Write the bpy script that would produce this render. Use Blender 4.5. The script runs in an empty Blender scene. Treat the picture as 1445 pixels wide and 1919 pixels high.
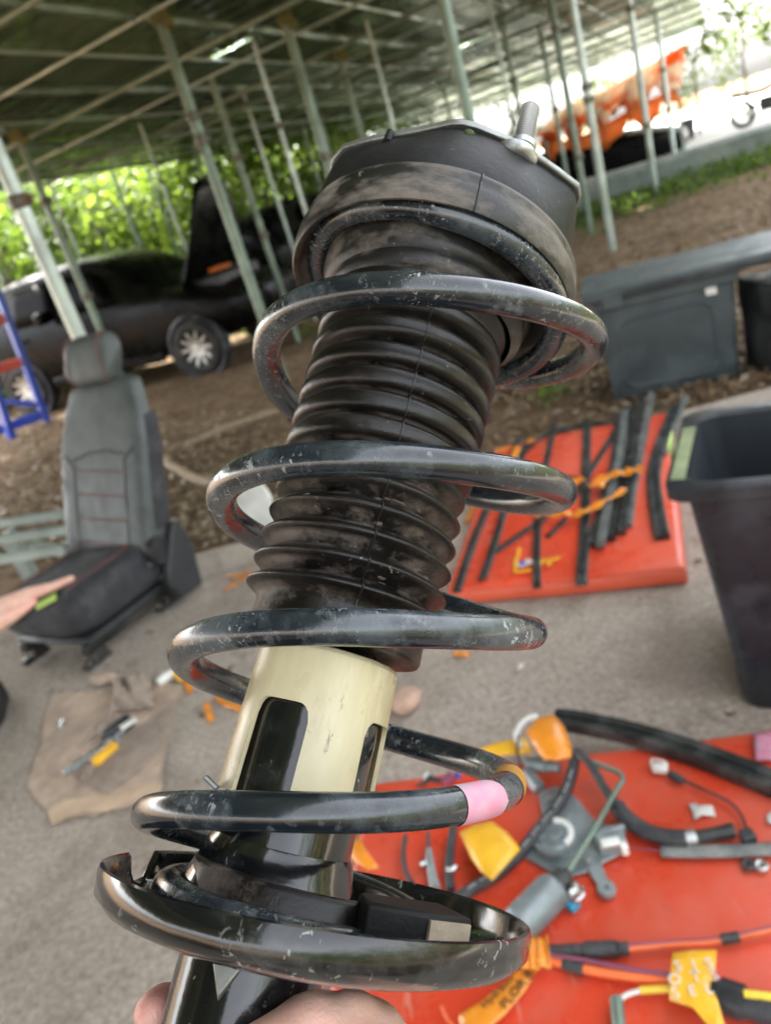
import bpy, bmesh, math, random
import numpy as np
from mathutils import Vector, Matrix
from mathutils.geometry import tessellate_polygon

random.seed(7)
RNG = np.random.default_rng(7)
SC = bpy.context.scene
COL = SC.collection

# ---------------------------------------------------------------- camera
FPX, CX, CY = 1442.0, 722.5, 959.5          # the photograph's focal length and centre in its own pixels
PITCH, ROLL, EYE = math.radians(22.0), math.radians(17.5), 1.35
_f = Vector((0, math.cos(PITCH), -math.sin(PITCH)))
_r0 = Vector((1, 0, 0)); _d0 = -Vector((0, math.sin(PITCH), math.cos(PITCH)))
CR = math.cos(ROLL)*_r0 + math.sin(ROLL)*_d0
CD = -math.sin(ROLL)*_r0 + math.cos(ROLL)*_d0
CF = _f
CP = Vector((0, 0, EYE))
cam_d = bpy.data.cameras.new('camera')
cam = bpy.data.objects.new('camera', cam_d); COL.objects.link(cam)
m = Matrix.Identity(4)
for i in range(3):
    m[i][0] = CR[i]; m[i][1] = -CD[i]; m[i][2] = -CF[i]; m[i][3] = CP[i]
cam.matrix_world = m
cam_d.sensor_fit = 'VERTICAL'; cam_d.sensor_height = 24.0
cam_d.lens = FPX/1919.0*24.0
cam_d.clip_start = 0.02; cam_d.clip_end = 500
cam_d.dof.use_dof = True; cam_d.dof.focus_distance = 0.255; cam_d.dof.aperture_fstop = 8.5
SC.camera = cam
SC.render.resolution_x, SC.render.resolution_y = 772, 1024

# ---------------------------------------------------------------- sky, sun, exposure
SUN_AZ, SUN_EL = math.radians(-38.0), math.radians(52.0)      # azimuth from +Y towards +X
W = bpy.data.worlds.new("World"); SC.world = W; W.use_nodes = True
wn = W.node_tree; wn.nodes.clear()
wo = wn.nodes.new('ShaderNodeOutputWorld'); wb = wn.nodes.new('ShaderNodeBackground')
ws = wn.nodes.new('ShaderNodeTexSky'); ws.sky_type = 'NISHITA'; ws.sun_disc = False
ws.sun_elevation = SUN_EL; ws.sun_rotation = SUN_AZ
ws.air_density = 1.0; ws.dust_density = 4.0; ws.ozone_density = 1.0
wb.inputs['Strength'].default_value = 0.15
hs = wn.nodes.new('ShaderNodeHueSaturation'); hs.inputs['Saturation'].default_value = .22       # a white, hazy tropical sky
wn.links.new(ws.outputs[0], hs.inputs['Color']); wn.links.new(hs.outputs[0], wb.inputs[0]); wn.links.new(wb.outputs[0], wo.inputs[0])
sun_d = bpy.data.lights.new('sun', 'SUN'); sun_d.energy = 4.0; sun_d.angle = math.radians(0.6); sun_d.color = (1, .95, .86)
sun = bpy.data.objects.new('sun', sun_d); COL.objects.link(sun)
sdir = Vector((math.sin(SUN_AZ)*math.cos(SUN_EL), math.cos(SUN_AZ)*math.cos(SUN_EL), math.sin(SUN_EL)))
sun.rotation_mode = 'QUATERNION'; sun.rotation_quaternion = (sdir).to_track_quat('Z', 'Y')
sun.location = sdir*40
SC.view_settings.view_transform = 'Standard'; SC.view_settings.look = 'None'
SC.view_settings.gamma = 1.0; SC.view_settings.use_curve_mapping = False
SC.view_settings.exposure = 3.1
SC.render.engine = 'CYCLES'
SC.cycles.max_bounces = 8; SC.cycles.diffuse_bounces = 4; SC.cycles.glossy_bounces = 4
SC.cycles.transparent_max_bounces = 8; SC.cycles.use_denoising = True

# ---------------------------------------------------------------- measuring the place
def ray(px, py): return (float(px)-CX)/FPX*CR + (float(py)-CY)/FPX*CD + CF
def G(px, py, z=0.0):
    """where the sight line through a point of the photograph meets the level z"""
    v = ray(px, py); t = (z-CP.z)/v.z
    return CP + t*v
def up_at(base, px, py):
    """the point above `base` seen at this place of the photograph"""
    v = ray(px, py); t = math.hypot(base[0], base[1])/math.hypot(v.x, v.y)
    return CP + t*v

# ---------------------------------------------------------------- materials
MATS = {}
class NT:
    def __init__(s, name):
        s.m = bpy.data.materials.new(name); s.m.use_nodes = True; s.t = s.m.node_tree
        s.b = s.t.nodes['Principled BSDF']; s.out = s.t.nodes['Material Output']
        s.tc = s.t.nodes.new('ShaderNodeTexCoord'); MATS[name] = s.m
    def link(s, a, b): s.t.links.new(a, b)
    def coords(s, scale=(1, 1, 1), kind='Object', rot=(0, 0, 0)):
        mp = s.t.nodes.new('ShaderNodeMapping'); mp.inputs['Scale'].default_value = scale; mp.inputs['Rotation'].default_value = rot
        s.link(s.tc.outputs[kind], mp.inputs['Vector']); return mp.outputs[0]
    def noise(s, scale, detail=4, rough=.55, vec=None, dist=0):
        n = s.t.nodes.new('ShaderNodeTexNoise'); n.inputs['Scale'].default_value = scale; n.inputs['Detail'].default_value = detail
        n.inputs['Roughness'].default_value = rough; n.inputs['Distortion'].default_value = dist
        s.link(vec if vec is not None else s.tc.outputs['Object'], n.inputs['Vector']); return n.outputs['Fac']
    def voro(s, scale, vec=None, feat='F1', out='Distance'):
        n = s.t.nodes.new('ShaderNodeTexVoronoi'); n.feature = feat; n.inputs['Scale'].default_value = scale
        s.link(vec if vec is not None else s.tc.outputs['Object'], n.inputs['Vector']); return n.outputs[out]
    def ramp(s, fac, p0, p1, c0=(0, 0, 0, 1), c1=(1, 1, 1, 1)):
        r = s.t.nodes.new('ShaderNodeValToRGB'); e = r.color_ramp.elements
        e[0].position = p0; e[0].color = c0; e[1].position = p1; e[1].color = c1
        s.link(fac, r.inputs[0]); return r.outputs[0]
    def mix(s, fac, a, b):
        n = s.t.nodes.new('ShaderNodeMix'); n.data_type = 'RGBA'
        if hasattr(fac, 'type') or not isinstance(fac, (int, float)): s.link(fac, n.inputs[0])
        else: n.inputs[0].default_value = fac
        for sock, v in ((n.inputs[6], a), (n.inputs[7], b)):
            if isinstance(v, tuple): sock.default_value = (*v[:3], 1)
            else: s.link(v, sock)
        return n.outputs[2]
    def math(s, op, a, b=0.5):
        n = s.t.nodes.new('ShaderNodeMath'); n.operation = op
        for sock, v in ((n.inputs[0], a), (n.inputs[1], b)):
            if isinstance(v, (int, float)): sock.default_value = v
            else: s.link(v, sock)
        return n.outputs[0]
    def bump(s, h, strength=.3, dist=.01):
        n = s.t.nodes.new('ShaderNodeBump'); n.inputs['Strength'].default_value = strength; n.inputs['Distance'].default_value = dist
        s.link(h, n.inputs['Height']); s.link(n.outputs[0], s.b.inputs['Normal'])
    def col(s, c):
        if isinstance(c, tuple): s.b.inputs['Base Color'].default_value = (*c[:3], 1)
        else: s.link(c, s.b.inputs['Base Color'])
    def rough(s, r):
        if isinstance(r, (int, float)): s.b.inputs['Roughness'].default_value = r
        else: s.link(r, s.b.inputs['Roughness'])

def simple(name, c, r=.5, metal=0, var=.25, scale=8, bump=0, bd=.003, spec=.5, dust=None, dscale=5, dlim=(.5, .72), coat=0):
    """a plain surface with tonal drift, optional dust patches and fine relief"""
    n = NT(name)
    lo = tuple(x*(1-var) for x in c); hi = tuple(min(1, x*(1+var)) for x in c)
    col = n.mix(n.ramp(n.noise(scale, 5), .3, .7), lo, hi)
    rr = n.ramp(n.noise(scale*2.3, 4), .25, .75, (max(r-.1, 0.02),)*3+(1,), (min(r+.12, 1),)*3+(1,))
    if dust:
        f = n.ramp(n.noise(dscale, 6, .62), *dlim)
        col = n.mix(f, col, dust); rr = n.mix(f, rr, (.8, .8, .8))
    n.col(col); n.rough(rr); n.b.inputs['Metallic'].default_value = metal
    n.b.inputs['Specular IOR Level'].default_value = spec; n.b.inputs['Coat Weight'].default_value = coat
    if bump: n.bump(n.noise(scale*6, 4), bump, bd)
    return n.m

# ---------------------------------------------------------------- mesh building
class MB:
    def __init__(s): s.v = []; s.f = []
    def add(s, vs, fs):
        vs = [Vector(x) if not isinstance(x, Vector) else x for x in vs]
        o = len(s.v); s.v += vs; s.f += [tuple(i+o for i in f) for f in fs]; return s
    def box(s, c, size, R=None, top=None):
        hx, hy, hz = size[0]/2, size[1]/2, size[2]/2; tx, ty = top or (1, 1)
        vs = [Vector((x*hx*(tx if z > 0 else 1), y*hy*(ty if z > 0 else 1), z*hz)) for z in (-1, 1) for x, y in ((-1, -1), (1, -1), (1, 1), (-1, 1))]
        if R is not None: vs = [R @ q for q in vs]
        vs = [q+Vector(c) for q in vs]
        return s.add(vs, [(3, 2, 1, 0), (4, 5, 6, 7), (0, 1, 5, 4), (1, 2, 6, 5), (2, 3, 7, 6), (3, 0, 4, 7)])
    def bar(s, p, q, w, h, up=(0, 0, 1)):
        p, q = Vector(p), Vector(q); d = (q-p).normalized(); u = Vector(up); x = d.cross(u)
        if x.length < 1e-4: x = d.cross(Vector((1, 0, 0)))
        x.normalize(); y = x.cross(d)
        vs = [b+x*i*w/2+y*j*h/2 for b in (p, q) for i, j in ((-1, -1), (1, -1), (1, 1), (-1, 1))]
        return s.add(vs, [(3, 2, 1, 0), (4, 5, 6, 7), (0, 1, 5, 4), (1, 2, 6, 5), (2, 3, 7, 6), (3, 0, 4, 7)])
    def rings(s, rings, closed=False, caps=True):
        rings = [[Vector(p) for p in r] for r in rings]
        n = len(rings[0]); vs = [p for r in rings for p in r]; fs = []; k = len(rings)
        for i in range(k if closed else k-1):
            a, b = i*n, ((i+1) % k)*n
            for j in range(n): fs.append((a+j, a+(j+1) % n, b+(j+1) % n, b+j))
        if caps and not closed: fs += [tuple(range(n-1, -1, -1)), tuple((k-1)*n+j for j in range(n))]
        return s.add(vs, fs)
    def tube(s, pts, r, n=10, caps=True, flat=1.0, up=None, closed=False, prof=None):
        pts = [Vector(p) for p in pts]; k = len(pts)
        if not hasattr(r, '__len__'): r = [r]*k
        T = []
        for i in range(k):
            a = pts[i-1] if (i > 0 or closed) else pts[i]; b = pts[(i+1) % k] if (i < k-1 or closed) else pts[i]
            T.append((b-a).normalized())
        u = Vector(up) if up else (Vector((0, 0, 1)) if abs(T[0].z) < .9 else Vector((1, 0, 0)))
        rings = []
        for i in range(k):
            if up: u = Vector(up)
            y = (u-T[i]*u.dot(T[i])).normalized(); x = T[i].cross(y); u = y
            if prof: rings.append([pts[i]+r[i]*(x*a+y*b) for a, b in prof])
            else: rings.append([pts[i]+r[i]*(x*math.cos(q)+y*math.sin(q)*flat) for q in [2*math.pi*j/n for j in range(n)]])
        return s.rings(rings, closed, caps)
    def lathe(s, prof, n=48, x0=0, y0=0, caps=False, M=None, sq=None):
        rings = []
        for r, z in prof:
            ring = []
            for j in range(n):
                a = 2*math.pi*j/n
                sy = sq(z) if sq else 1
                p = Vector((x0+r*math.cos(a), y0+r*math.sin(a)*sy, z))
                ring.append(M @ p if M is not None else p)
            rings.append(ring)
        return s.rings(rings, False, caps)
    def prism(s, poly, z0, z1, M=None, holes=()):
        loops = [list(poly)]+[list(h) for h in holes]
        flat = [p for l in loops for p in l]
        tris = tessellate_polygon([[Vector((p[0], p[1], 0)) for p in l] for l in loops])
        n = len(flat); vs = [Vector((p[0], p[1], z)) for z in (z0, z1) for p in flat]
        if M is not None: vs = [M @ q for q in vs]
        fs = []
        for t in tris: fs.append(tuple(t)); fs.append(tuple(i+n for i in reversed(t)))
        o = 0
        for l in loops:
            k = len(l)
            for j in range(k): fs.append((o+j, o+(j+1) % k, n+o+(j+1) % k, n+o+j))
            o += k
        return s.add(vs, fs)
    def ball(s, c, r, n=12, sc=(1, 1, 1), R=None):
        rings = []
        for i in range(1, n//2):
            t = math.pi*i/(n//2)
            ring = []
            for j in range(n):
                a = 2*math.pi*j/n
                p = Vector((r*sc[0]*math.sin(t)*math.cos(a), r*sc[1]*math.sin(t)*math.sin(a), r*sc[2]*math.cos(t)))
                ring.append((R @ p if R is not None else p)+Vector(c))
            rings.append(ring)
        rings.reverse()
        return s.rings(rings)
    def patch(s, g):
        """a grid of points as a sheet"""
        k, n = len(g), len(g[0]); vs = [p for r in g for p in r]
        return s.add(vs, [(i*n+j, i*n+j+1, (i+1)*n+j+1, (i+1)*n+j) for i in range(k-1) for j in range(n-1)])

def world_of(o):
    M = Matrix.Identity(4)
    while o is not None: M = o.matrix_basis @ M; o = o.parent
    return M
def finish(me, sharp):
    bm = bmesh.new(); bm.from_mesh(me); bmesh.ops.recalc_face_normals(bm, faces=bm.faces); bm.to_mesh(me); bm.free()
    if sharp:
        for p in me.polygons: p.use_smooth = True
        me.set_sharp_from_angle(angle=math.radians(sharp))
def build(name, mb, mat, parent=None, local=False, sharp=38, bevel=0, solid=0, sub=0, recalc=True, seg=2):
    """links one mesh object; its points are given in the place unless local"""
    vs = mb.v
    if parent is not None and not local:
        M = world_of(parent).inverted(); vs = [tuple(M @ Vector(p)) for p in vs]
    me = bpy.data.meshes.new(name); me.from_pydata(vs, [], mb.f); me.materials.append(MATS[mat] if isinstance(mat, str) else mat)
    if recalc: finish(me, sharp)
    elif sharp:
        for p in me.polygons: p.use_smooth = True
    o = bpy.data.objects.new(name, me); COL.objects.link(o); o.parent = parent
    if solid:
        md = o.modifiers.new('solid', 'SOLIDIFY'); md.thickness = solid; md.offset = 0
    if sub:
        md = o.modifiers.new('sub', 'SUBSURF'); md.levels = md.render_levels = sub
    if bevel:
        md = o.modifiers.new('bevel', 'BEVEL'); md.width = bevel; md.segments = seg; md.limit_method = 'ANGLE'; md.angle_limit = math.radians(35)
    return o
def tag(o, label, cat, group=None):
    o['label'] = label; o['category'] = cat
    if group: o['group'] = group
    return o
def thing(name, label, cat, loc=(0, 0, 0), rot=None, group=None, M=None):
    o = bpy.data.objects.new(name, None); COL.objects.link(o); o.empty_display_size = .1
    if M is not None: o.matrix_basis = M
    else:
        o.location = loc
        if rot is not None: o.rotation_euler = (0, 0, rot)
    return tag(o, label, cat, group)
def struct(name, mb, mat, kind='structure', **k):
    o = build(name, mb, mat, **k); o['kind'] = kind; return o
def solo(name, label, cat, mb, mat, group=None, **k):
    mb.v = [Vector(p) for p in mb.v]
    """a thing that is one mesh, its origin in its middle"""
    c = Vector(np.mean(np.array(mb.v), axis=0)); mb.v = [tuple(Vector(p)-c) for p in mb.v]
    o = build(name, mb, mat, **k); o.location = c
    return tag(o, label, cat, group)
def words(name, text, size, M, mat, parent, extrude=.0004):
    """lettering as flat raised strokes lying in the plane M"""
    cu = bpy.data.curves.new(name, 'FONT'); cu.body = text; cu.size = size; cu.extrude = extrude; cu.align_x = 'CENTER'; cu.align_y = 'CENTER'
    cu.resolution_u = 3
    to = bpy.data.objects.new(name, cu); me = bpy.data.meshes.new_from_object(to)
    bpy.data.objects.remove(to); bpy.data.curves.remove(cu)
    P = world_of(parent).inverted() if parent is not None else Matrix.Identity(4)
    me.transform(P @ M); me.materials.clear(); me.materials.append(MATS[mat])
    o = bpy.data.objects.new(name, me); COL.objects.link(o); o.parent = parent; return o
def frame(o, x, y):
    x = Vector(x).normalized(); y = Vector(y); z = x.cross(y).normalized(); y = z.cross(x)
    M = Matrix.Identity(4)
    for i in range(3): M[i][0] = x[i]; M[i][1] = y[i]; M[i][2] = z[i]; M[i][3] = o[i]
    return M
def curve_pts(ctrl, k=8):
    """a smooth line through control points"""
    P = [Vector(p) for p in ctrl]; out = []
    for i in range(len(P)-1):
        p0 = P[max(i-1, 0)]; p1 = P[i]; p2 = P[i+1]; p3 = P[min(i+2, len(P)-1)]
        for j in range(k):
            t = j/k; out.append(.5*((2*p1)+(-p0+p2)*t+(2*p0-5*p1+4*p2-p3)*t*t+(-p0+3*p1-3*p2+p3)*t**3))
    return out+[P[-1]]

# ---------------------------------------------------------------- materials of the place
def m_concrete():
    n = NT('concrete')
    a = n.mix(n.ramp(n.noise(1.1, 6, .6), .3, .72), (.33, .282, .24), (.52, .462, .405))
    b = n.mix(n.ramp(n.noise(60, 5, .7), .35, .7), (.62, .60, .58), (1.25, 1.23, 1.2))
    mu = n.t.nodes.new('ShaderNodeMix'); mu.data_type = 'RGBA'; mu.blend_type = 'MULTIPLY'; mu.inputs[0].default_value = 1
    n.link(a, mu.inputs[6]); n.link(b, mu.inputs[7])
    f = n.ramp(n.voro(26), .04, .1, (1, 1, 1, 1), (0, 0, 0, 1))
    f = n.math('MULTIPLY', f, n.ramp(n.noise(7, 3), .52, .6))
    c = n.mix(f, mu.outputs[2], (.09, .075, .06))
    g = n.ramp(n.noise(2.7, 5, .65), .6, .75)
    c = n.mix(n.math('MULTIPLY', g, .55), c, (.44, .42, .38))
    st = n.ramp(n.noise(1.9, 8, .74, None, .8), .48, .62); c = n.mix(n.math('MULTIPLY', st, .55), c, (.20, .155, .125))
    st = n.ramp(n.noise(5.5, 7, .74, None, .5), .56, .66); c = n.mix(n.math('MULTIPLY', st, .5), c, (.12, .092, .072))
    gr = n.ramp(n.noise(150, 3, .6), .62, .70); c = n.mix(n.math('MULTIPLY', gr, .6), c, (.60, .57, .52))
    pt = n.ramp(n.noise(110, 3, .6), .30, .38, (1, 1, 1, 1), (0, 0, 0, 1)); c = n.mix(n.math('MULTIPLY', pt, .6), c, (.10, .085, .07))
    n.col(c); n.rough(.85); n.b.inputs['Specular IOR Level'].default_value = .25
    n.bump(n.math('ADD', n.noise(90, 6, .7), n.math('MULTIPLY', n.noise(11, 3), 1.5)), .55, .004)
def m_dirt():
    n = NT('dirt')
    a = n.mix(n.ramp(n.noise(.8, 6, .6), .3, .7), (.18, .118, .07), (.34, .24, .155))
    b = n.mix(n.ramp(n.noise(9, 6, .7), .42, .62), a, (.13, .082, .048))
    b = n.mix(n.ramp(n.noise(23, 4, .7), .6, .7), b, (.38, .30, .21))
    n.col(b); n.rough(.95); n.b.inputs['Specular IOR Level'].default_value = .1
    n.bump(n.noise(14, 8, .75), 1.0, .05)
def m_yard():
    n = NT('pale_yard')
    n.col(n.mix(n.ramp(n.noise(.7, 5), .3, .7), (.42, .40, .36), (.6, .58, .53))); n.rough(.9)
def chips(n, scale, lim, cl_scale, cl):
    """ragged little chips and grit gathered in patches"""
    a = n.ramp(n.noise(scale, 3, .7, n.coords((1, 1, .6), rot=(.5, .3, .2)), .6), lim, lim+.025)
    return n.math('MULTIPLY', a, n.ramp(n.noise(cl_scale, 4, .6), *cl))
def m_coil():
    n = NT('spring_paint')
    c = n.mix(n.ramp(n.noise(22, 3), .35, .7), (.0065, .010, .0145), (.016, .0225, .030))
    d = n.ramp(n.noise(34, 8, .7), .46, .74)                     # films of road dust
    c = n.mix(n.math('MULTIPLY', d, .55), c, (.135, .165, .185))
    d2 = n.ramp(n.noise(95, 6, .72), .58, .72)
    c = n.mix(n.math('MULTIPLY', d2, .4), c, (.25, .27, .275))
    sp = n.math('MAXIMUM', chips(n, 330, .60, 30, (.52, .62)), chips(n, 620, .60, 26, (.50, .62)))
    c = n.mix(n.math('MULTIPLY', sp, .75), c, (.40, .42, .42))
    ru = chips(n, 150, .66, 30, (.55, .7)); c = n.mix(n.math('MULTIPLY', ru, .7), c, (.12, .05, .02))
    n.col(c)
    r = n.mix(d, (.2, .2, .2), (.42, .42, .42)); r = n.mix(sp, r, (.8, .8, .8)); n.rough(r)
    n.b.inputs['Specular IOR Level'].default_value = .65; n.b.inputs['Coat Weight'].default_value = .32; n.b.inputs['Coat Roughness'].default_value = .1
    n.bump(n.math('ADD', n.math('MULTIPLY', sp, .6), n.noise(240, 3)), .15, .0006)
def m_gloss_black():
    n = NT('black_enamel')
    d = n.ramp(n.noise(30, 8, .7), .52, .78)
    c = n.mix(n.math('MULTIPLY', d, .4), (.0055, .0065, .0075), (.17, .175, .17))
    sp = n.math('MAXIMUM', chips(n, 260, .62, 34, (.50, .64)), chips(n, 90, .68, 20, (.5, .62)))
    c = n.mix(n.math('MULTIPLY', sp, .75), c, (.36, .36, .34)); n.col(c)
    r = n.mix(d, (.13, .13, .13), (.42, .42, .42)); r = n.mix(sp, r, (.8, .8, .8)); n.rough(r)
    n.b.inputs['Specular IOR Level'].default_value = .6; n.b.inputs['Coat Weight'].default_value = .25; n.b.inputs['Coat Roughness'].default_value = .08
    n.bump(n.noise(150, 4), .10, .001)
def radial(n, r0, r1):
    """1 nearer the strut's axis than r0, 0 beyond r1: dust lies in the folds"""
    sx = n.t.nodes.new('ShaderNodeSeparateXYZ'); n.link(n.tc.outputs['Object'], sx.inputs[0])
    q = n.math('POWER', n.math('ADD', n.math('MULTIPLY', sx.outputs[0], sx.outputs[0]), n.math('MULTIPLY', sx.outputs[1], sx.outputs[1])), .5)
    mr = n.t.nodes.new('ShaderNodeMapRange'); mr.inputs[1].default_value = r0; mr.inputs[2].default_value = r1; mr.inputs[3].default_value = 1; mr.inputs[4].default_value = 0
    n.link(q, mr.inputs[0]); return mr.outputs[0]
def m_boot(name, dustlim, amt, base=((.010, .0085, .0075), (.024, .019, .016)), dust=(.20, .165, .14), folds=None, r=.40, spec=.5):
    n = NT(name)
    c = n.mix(n.ramp(n.noise(30, 5), .3, .7), *base)
    d = n.ramp(n.noise(34, 8, .66, n.coords((1, 1, 2.2))), *dustlim)
    d = n.math('MULTIPLY', d, amt)
    if folds:
        f = n.math('MULTIPLY', radial(n, *folds), n.ramp(n.noise(26, 8, .74), .46, .60)); d = n.math('MAXIMUM', d, n.math('MULTIPLY', f, .85))
    c = n.mix(d, c, dust)
    sp = chips(n, 300, .66, 60, (.5, .62))
    c = n.mix(n.math('MULTIPLY', sp, .6), c, (.38, .34, .30)); n.col(c)
    n.rough(n.mix(d, (r,)*3, (.85, .85, .85))); n.b.inputs['Specular IOR Level'].default_value = spec
    n.bump(n.noise(190, 6, .7), .3, .0012)
def m_cup():
    n = NT('cream_plastic')
    c = n.mix(n.ramp(n.noise(24, 6, .65, n.coords((1, 1, .3))), .32, .7), (.48, .405, .24), (.68, .60, .40))
    st = n.ramp(n.noise(60, 6, .7, n.coords((1, 1, .25))), .54, .72)
    c = n.mix(n.math('MULTIPLY', st, .45), c, (.30, .235, .11))
    c = n.mix(n.math('MULTIPLY', n.ramp(n.noise(11, 4), .55, .72), .35), c, (.70, .66, .5))
    sp = chips(n, 260, .64, 40, (.5, .62)); c = n.mix(n.math('MULTIPLY', sp, .7), c, (.13, .10, .06)); n.col(c)
    n.rough(n.ramp(n.noise(40, 5), .3, .7, (.22,)*3+(1,), (.45,)*3+(1,))); n.b.inputs['Subsurface Weight'].default_value = .35; n.b.inputs['Subsurface Radius'].default_value = (.006, .005, .003)
    n.b.inputs['Subsurface Scale'].default_value = 1.0
    n.bump(n.math('ADD', n.noise(160, 4), n.math('MULTIPLY', n.noise(28, 2), 2.0)), .14, .001)
def m_skin():
    n = NT('skin')
    c = n.mix(n.ramp(n.noise(60, 5), .3, .7), (.70, .42, .33), (.80, .53, .43))
    c = n.mix(n.ramp(n.noise(22, 3), .5, .75), c, (.78, .36, .31)); n.col(c); n.rough(.45)
    n.b.inputs['Subsurface Weight'].default_value = .3; n.b.inputs['Subsurface Radius'].default_value = (.008, .003, .0015); n.b.inputs['Subsurface Scale'].default_value = .6
    n.bump(n.math('ADD', n.math('ADD', n.voro(480, feat='DISTANCE_TO_EDGE'), n.noise(180, 4)), n.math('MULTIPLY', n.noise(70, 4, .6, n.coords((1, 1, 3.5), rot=(.5, .3, 0))), 1.4)), .32, .0007)
def m_leaf(name, c0, c1, trans=.45, tint=(1.5, 1.6, .7)):
    n = NT(name)
    oi = n.t.nodes.new('ShaderNodeNewGeometry')
    c = n.mix(n.ramp(oi.outputs['Random Per Island'], 0, 1), c0, c1)
    n.col(c); n.rough(.5)
    tr = n.t.nodes.new('ShaderNodeBsdfTranslucent'); mx = n.t.nodes.new('ShaderNodeMixShader'); mx.inputs[0].default_value = trans
    g = n.t.nodes.new('ShaderNodeMix'); g.data_type = 'RGBA'; g.blend_type = 'MULTIPLY'; g.inputs[0].default_value = 1
    n.link(c, g.inputs[6]); g.inputs[7].default_value = (*tint, 1)
    n.link(g.outputs[2], tr.inputs[0]); n.link(n.b.outputs[0], mx.inputs[1]); n.link(tr.outputs[0], mx.inputs[2]); n.link(mx.outputs[0], n.out.inputs['Surface'])
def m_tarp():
    m_leaf('glare_tarp', (.85, .3, .08), (.85, .3, .08), .85, (1.1, 1.05, 1)); n = MATS['glare_tarp'].node_tree
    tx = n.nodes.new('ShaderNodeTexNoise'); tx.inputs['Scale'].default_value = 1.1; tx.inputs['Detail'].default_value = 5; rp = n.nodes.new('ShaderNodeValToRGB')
    rp.color_ramp.elements[0].position = .42; rp.color_ramp.elements[0].color = (.84, .26, .06, 1); rp.color_ramp.elements[1].position = .58; rp.color_ramp.elements[1].color = (.9, .78, .66, 1)  # whitish blotches put the sun's glare into the orange tarp's colour
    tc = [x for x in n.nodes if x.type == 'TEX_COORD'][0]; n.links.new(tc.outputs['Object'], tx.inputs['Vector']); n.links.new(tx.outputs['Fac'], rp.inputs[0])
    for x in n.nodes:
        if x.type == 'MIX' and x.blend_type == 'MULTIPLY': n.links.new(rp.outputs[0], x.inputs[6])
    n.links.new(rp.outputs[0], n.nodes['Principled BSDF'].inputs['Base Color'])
def m_roof():
    n = NT('roof_sheet_metal')
    c = n.mix(n.ramp(n.noise(1.6, 5), .3, .7), (.17, .225, .15), (.29, .36, .25))
    n.col(c); n.b.inputs['Metallic'].default_value = .7; n.b.inputs['Specular Tint'].default_value = (.45, .48, .42, 1); n.b.inputs['Specular IOR Level'].default_value = .3
    n.rough(n.ramp(n.noise(3, 4), .3, .7, (.10,)*3+(1,), (.20,)*3+(1,)))
    n.bump(n.noise(5, 3), .12, .02)
def m_red(name, c0, dust):
    n = NT(name)
    c = n.mix(n.ramp(n.noise(3, 4), .3, .7), tuple(x*.9 for x in c0), tuple(min(1, x*1.08) for x in c0))
    d = n.ramp(n.noise(4.5, 8, .68), .44, .74); c = n.mix(n.math('MULTIPLY', d, .7), c, dust)
    g = n.ramp(n.noise(17, 6, .7), .58, .72); c = n.mix(n.math('MULTIPLY', g, .35), c, (.20, .055, .035))
    sc = n.ramp(n.noise(26, 4, .6, n.coords((1, .06, 1), rot=(0, 0, .5)), 1.2), .66, .69); c = n.mix(n.math('MULTIPLY', sc, .5), c, (.66, .28, .2))
    sc = n.ramp(n.noise(22, 4, .6, n.coords((.07, 1, 1), rot=(0, 0, -.3)), 1.2), .68, .70); c = n.mix(n.math('MULTIPLY', sc, .5), c, (.18, .03, .02))
    n.col(c); n.rough(n.mix(d, (.26,)*3, (.6,)*3)); n.b.inputs['Coat Weight'].default_value = .25; n.b.inputs['Coat Roughness'].default_value = .2
    n.bump(n.math('ADD', n.noise(3.2, 2), n.math('MULTIPLY', n.noise(60, 4), .03)), .35, .03)
m_concrete(); m_dirt(); m_yard(); m_coil(); m_gloss_black(); m_cup(); m_skin(); m_roof()
m_boot('boot_rubber', (.56, .82), .3, base=((.0036, .003, .0027), (.0078, .0062, .0054)), dust=(.165, .132, .11), folds=(.0352, .0372), r=.33, spec=.42)
m_boot('dusty_rubber', (.46, .64), .8, base=((.006, .0055, .0052), (.014, .0125, .0112)), dust=(.185, .16, .132))
m_boot('mount_rubber', (.6, .85), .22, base=((.006, .006, .0062), (.011, .011, .0115)), dust=(.075, .075, .073), r=.5, spec=.2)
m_boot('caked_mud', (.3, .7), .8, dust=(.17, .13, .105))
m_leaf('leaf_light', (.075, .115, .025), (.19, .25, .065), .5)
m_leaf('leaf_mid', (.05, .085, .02), (.125, .18, .045), .5)
m_leaf('leaf_dark', (.018, .036, .012), (.05, .085, .022), .3)
m_leaf('leaf_dry', (.13, .085, .05), (.36, .29, .20), .1)
m_leaf('leaf_litter_brown', (.11, .068, .038), (.26, .175, .10), .1)
simple('steel_dark', (.05, .05, .05), .4, .8, dust=(.1, .09, .08))
simple('steel_bright', (.62, .63, .64), .22, 1, scale=30, bump=.05)
simple('zinc', (.48, .50, .50), .38, .9, scale=40, bump=.15, bd=.0008, dust=(.2, .19, .17), dscale=60, dlim=(.58, .75))
simple('plate_metal', (.30, .31, .30), .42, .8, scale=40, bump=.2, bd=.001, dust=(.16, .15, .13), dscale=50)
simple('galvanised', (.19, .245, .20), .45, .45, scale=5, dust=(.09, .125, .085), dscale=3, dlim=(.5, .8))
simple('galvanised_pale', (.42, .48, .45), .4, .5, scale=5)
simple('coupler_steel', (.13, .13, .11), .5, .6, dust=(.16, .09, .05), dscale=12, dlim=(.5, .7))
simple('clamp_brass', (.17, .15, .06), .5, .7)
simple('pink_paint', (.60, .24, .34), .42, var=.14, scale=60, dust=(.46, .36, .42), dscale=48, dlim=(.5, .66), bump=.1, bd=.0005)
simple('ochre_paint', (.36, .17, .025), .5, var=.3, scale=40)
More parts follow.
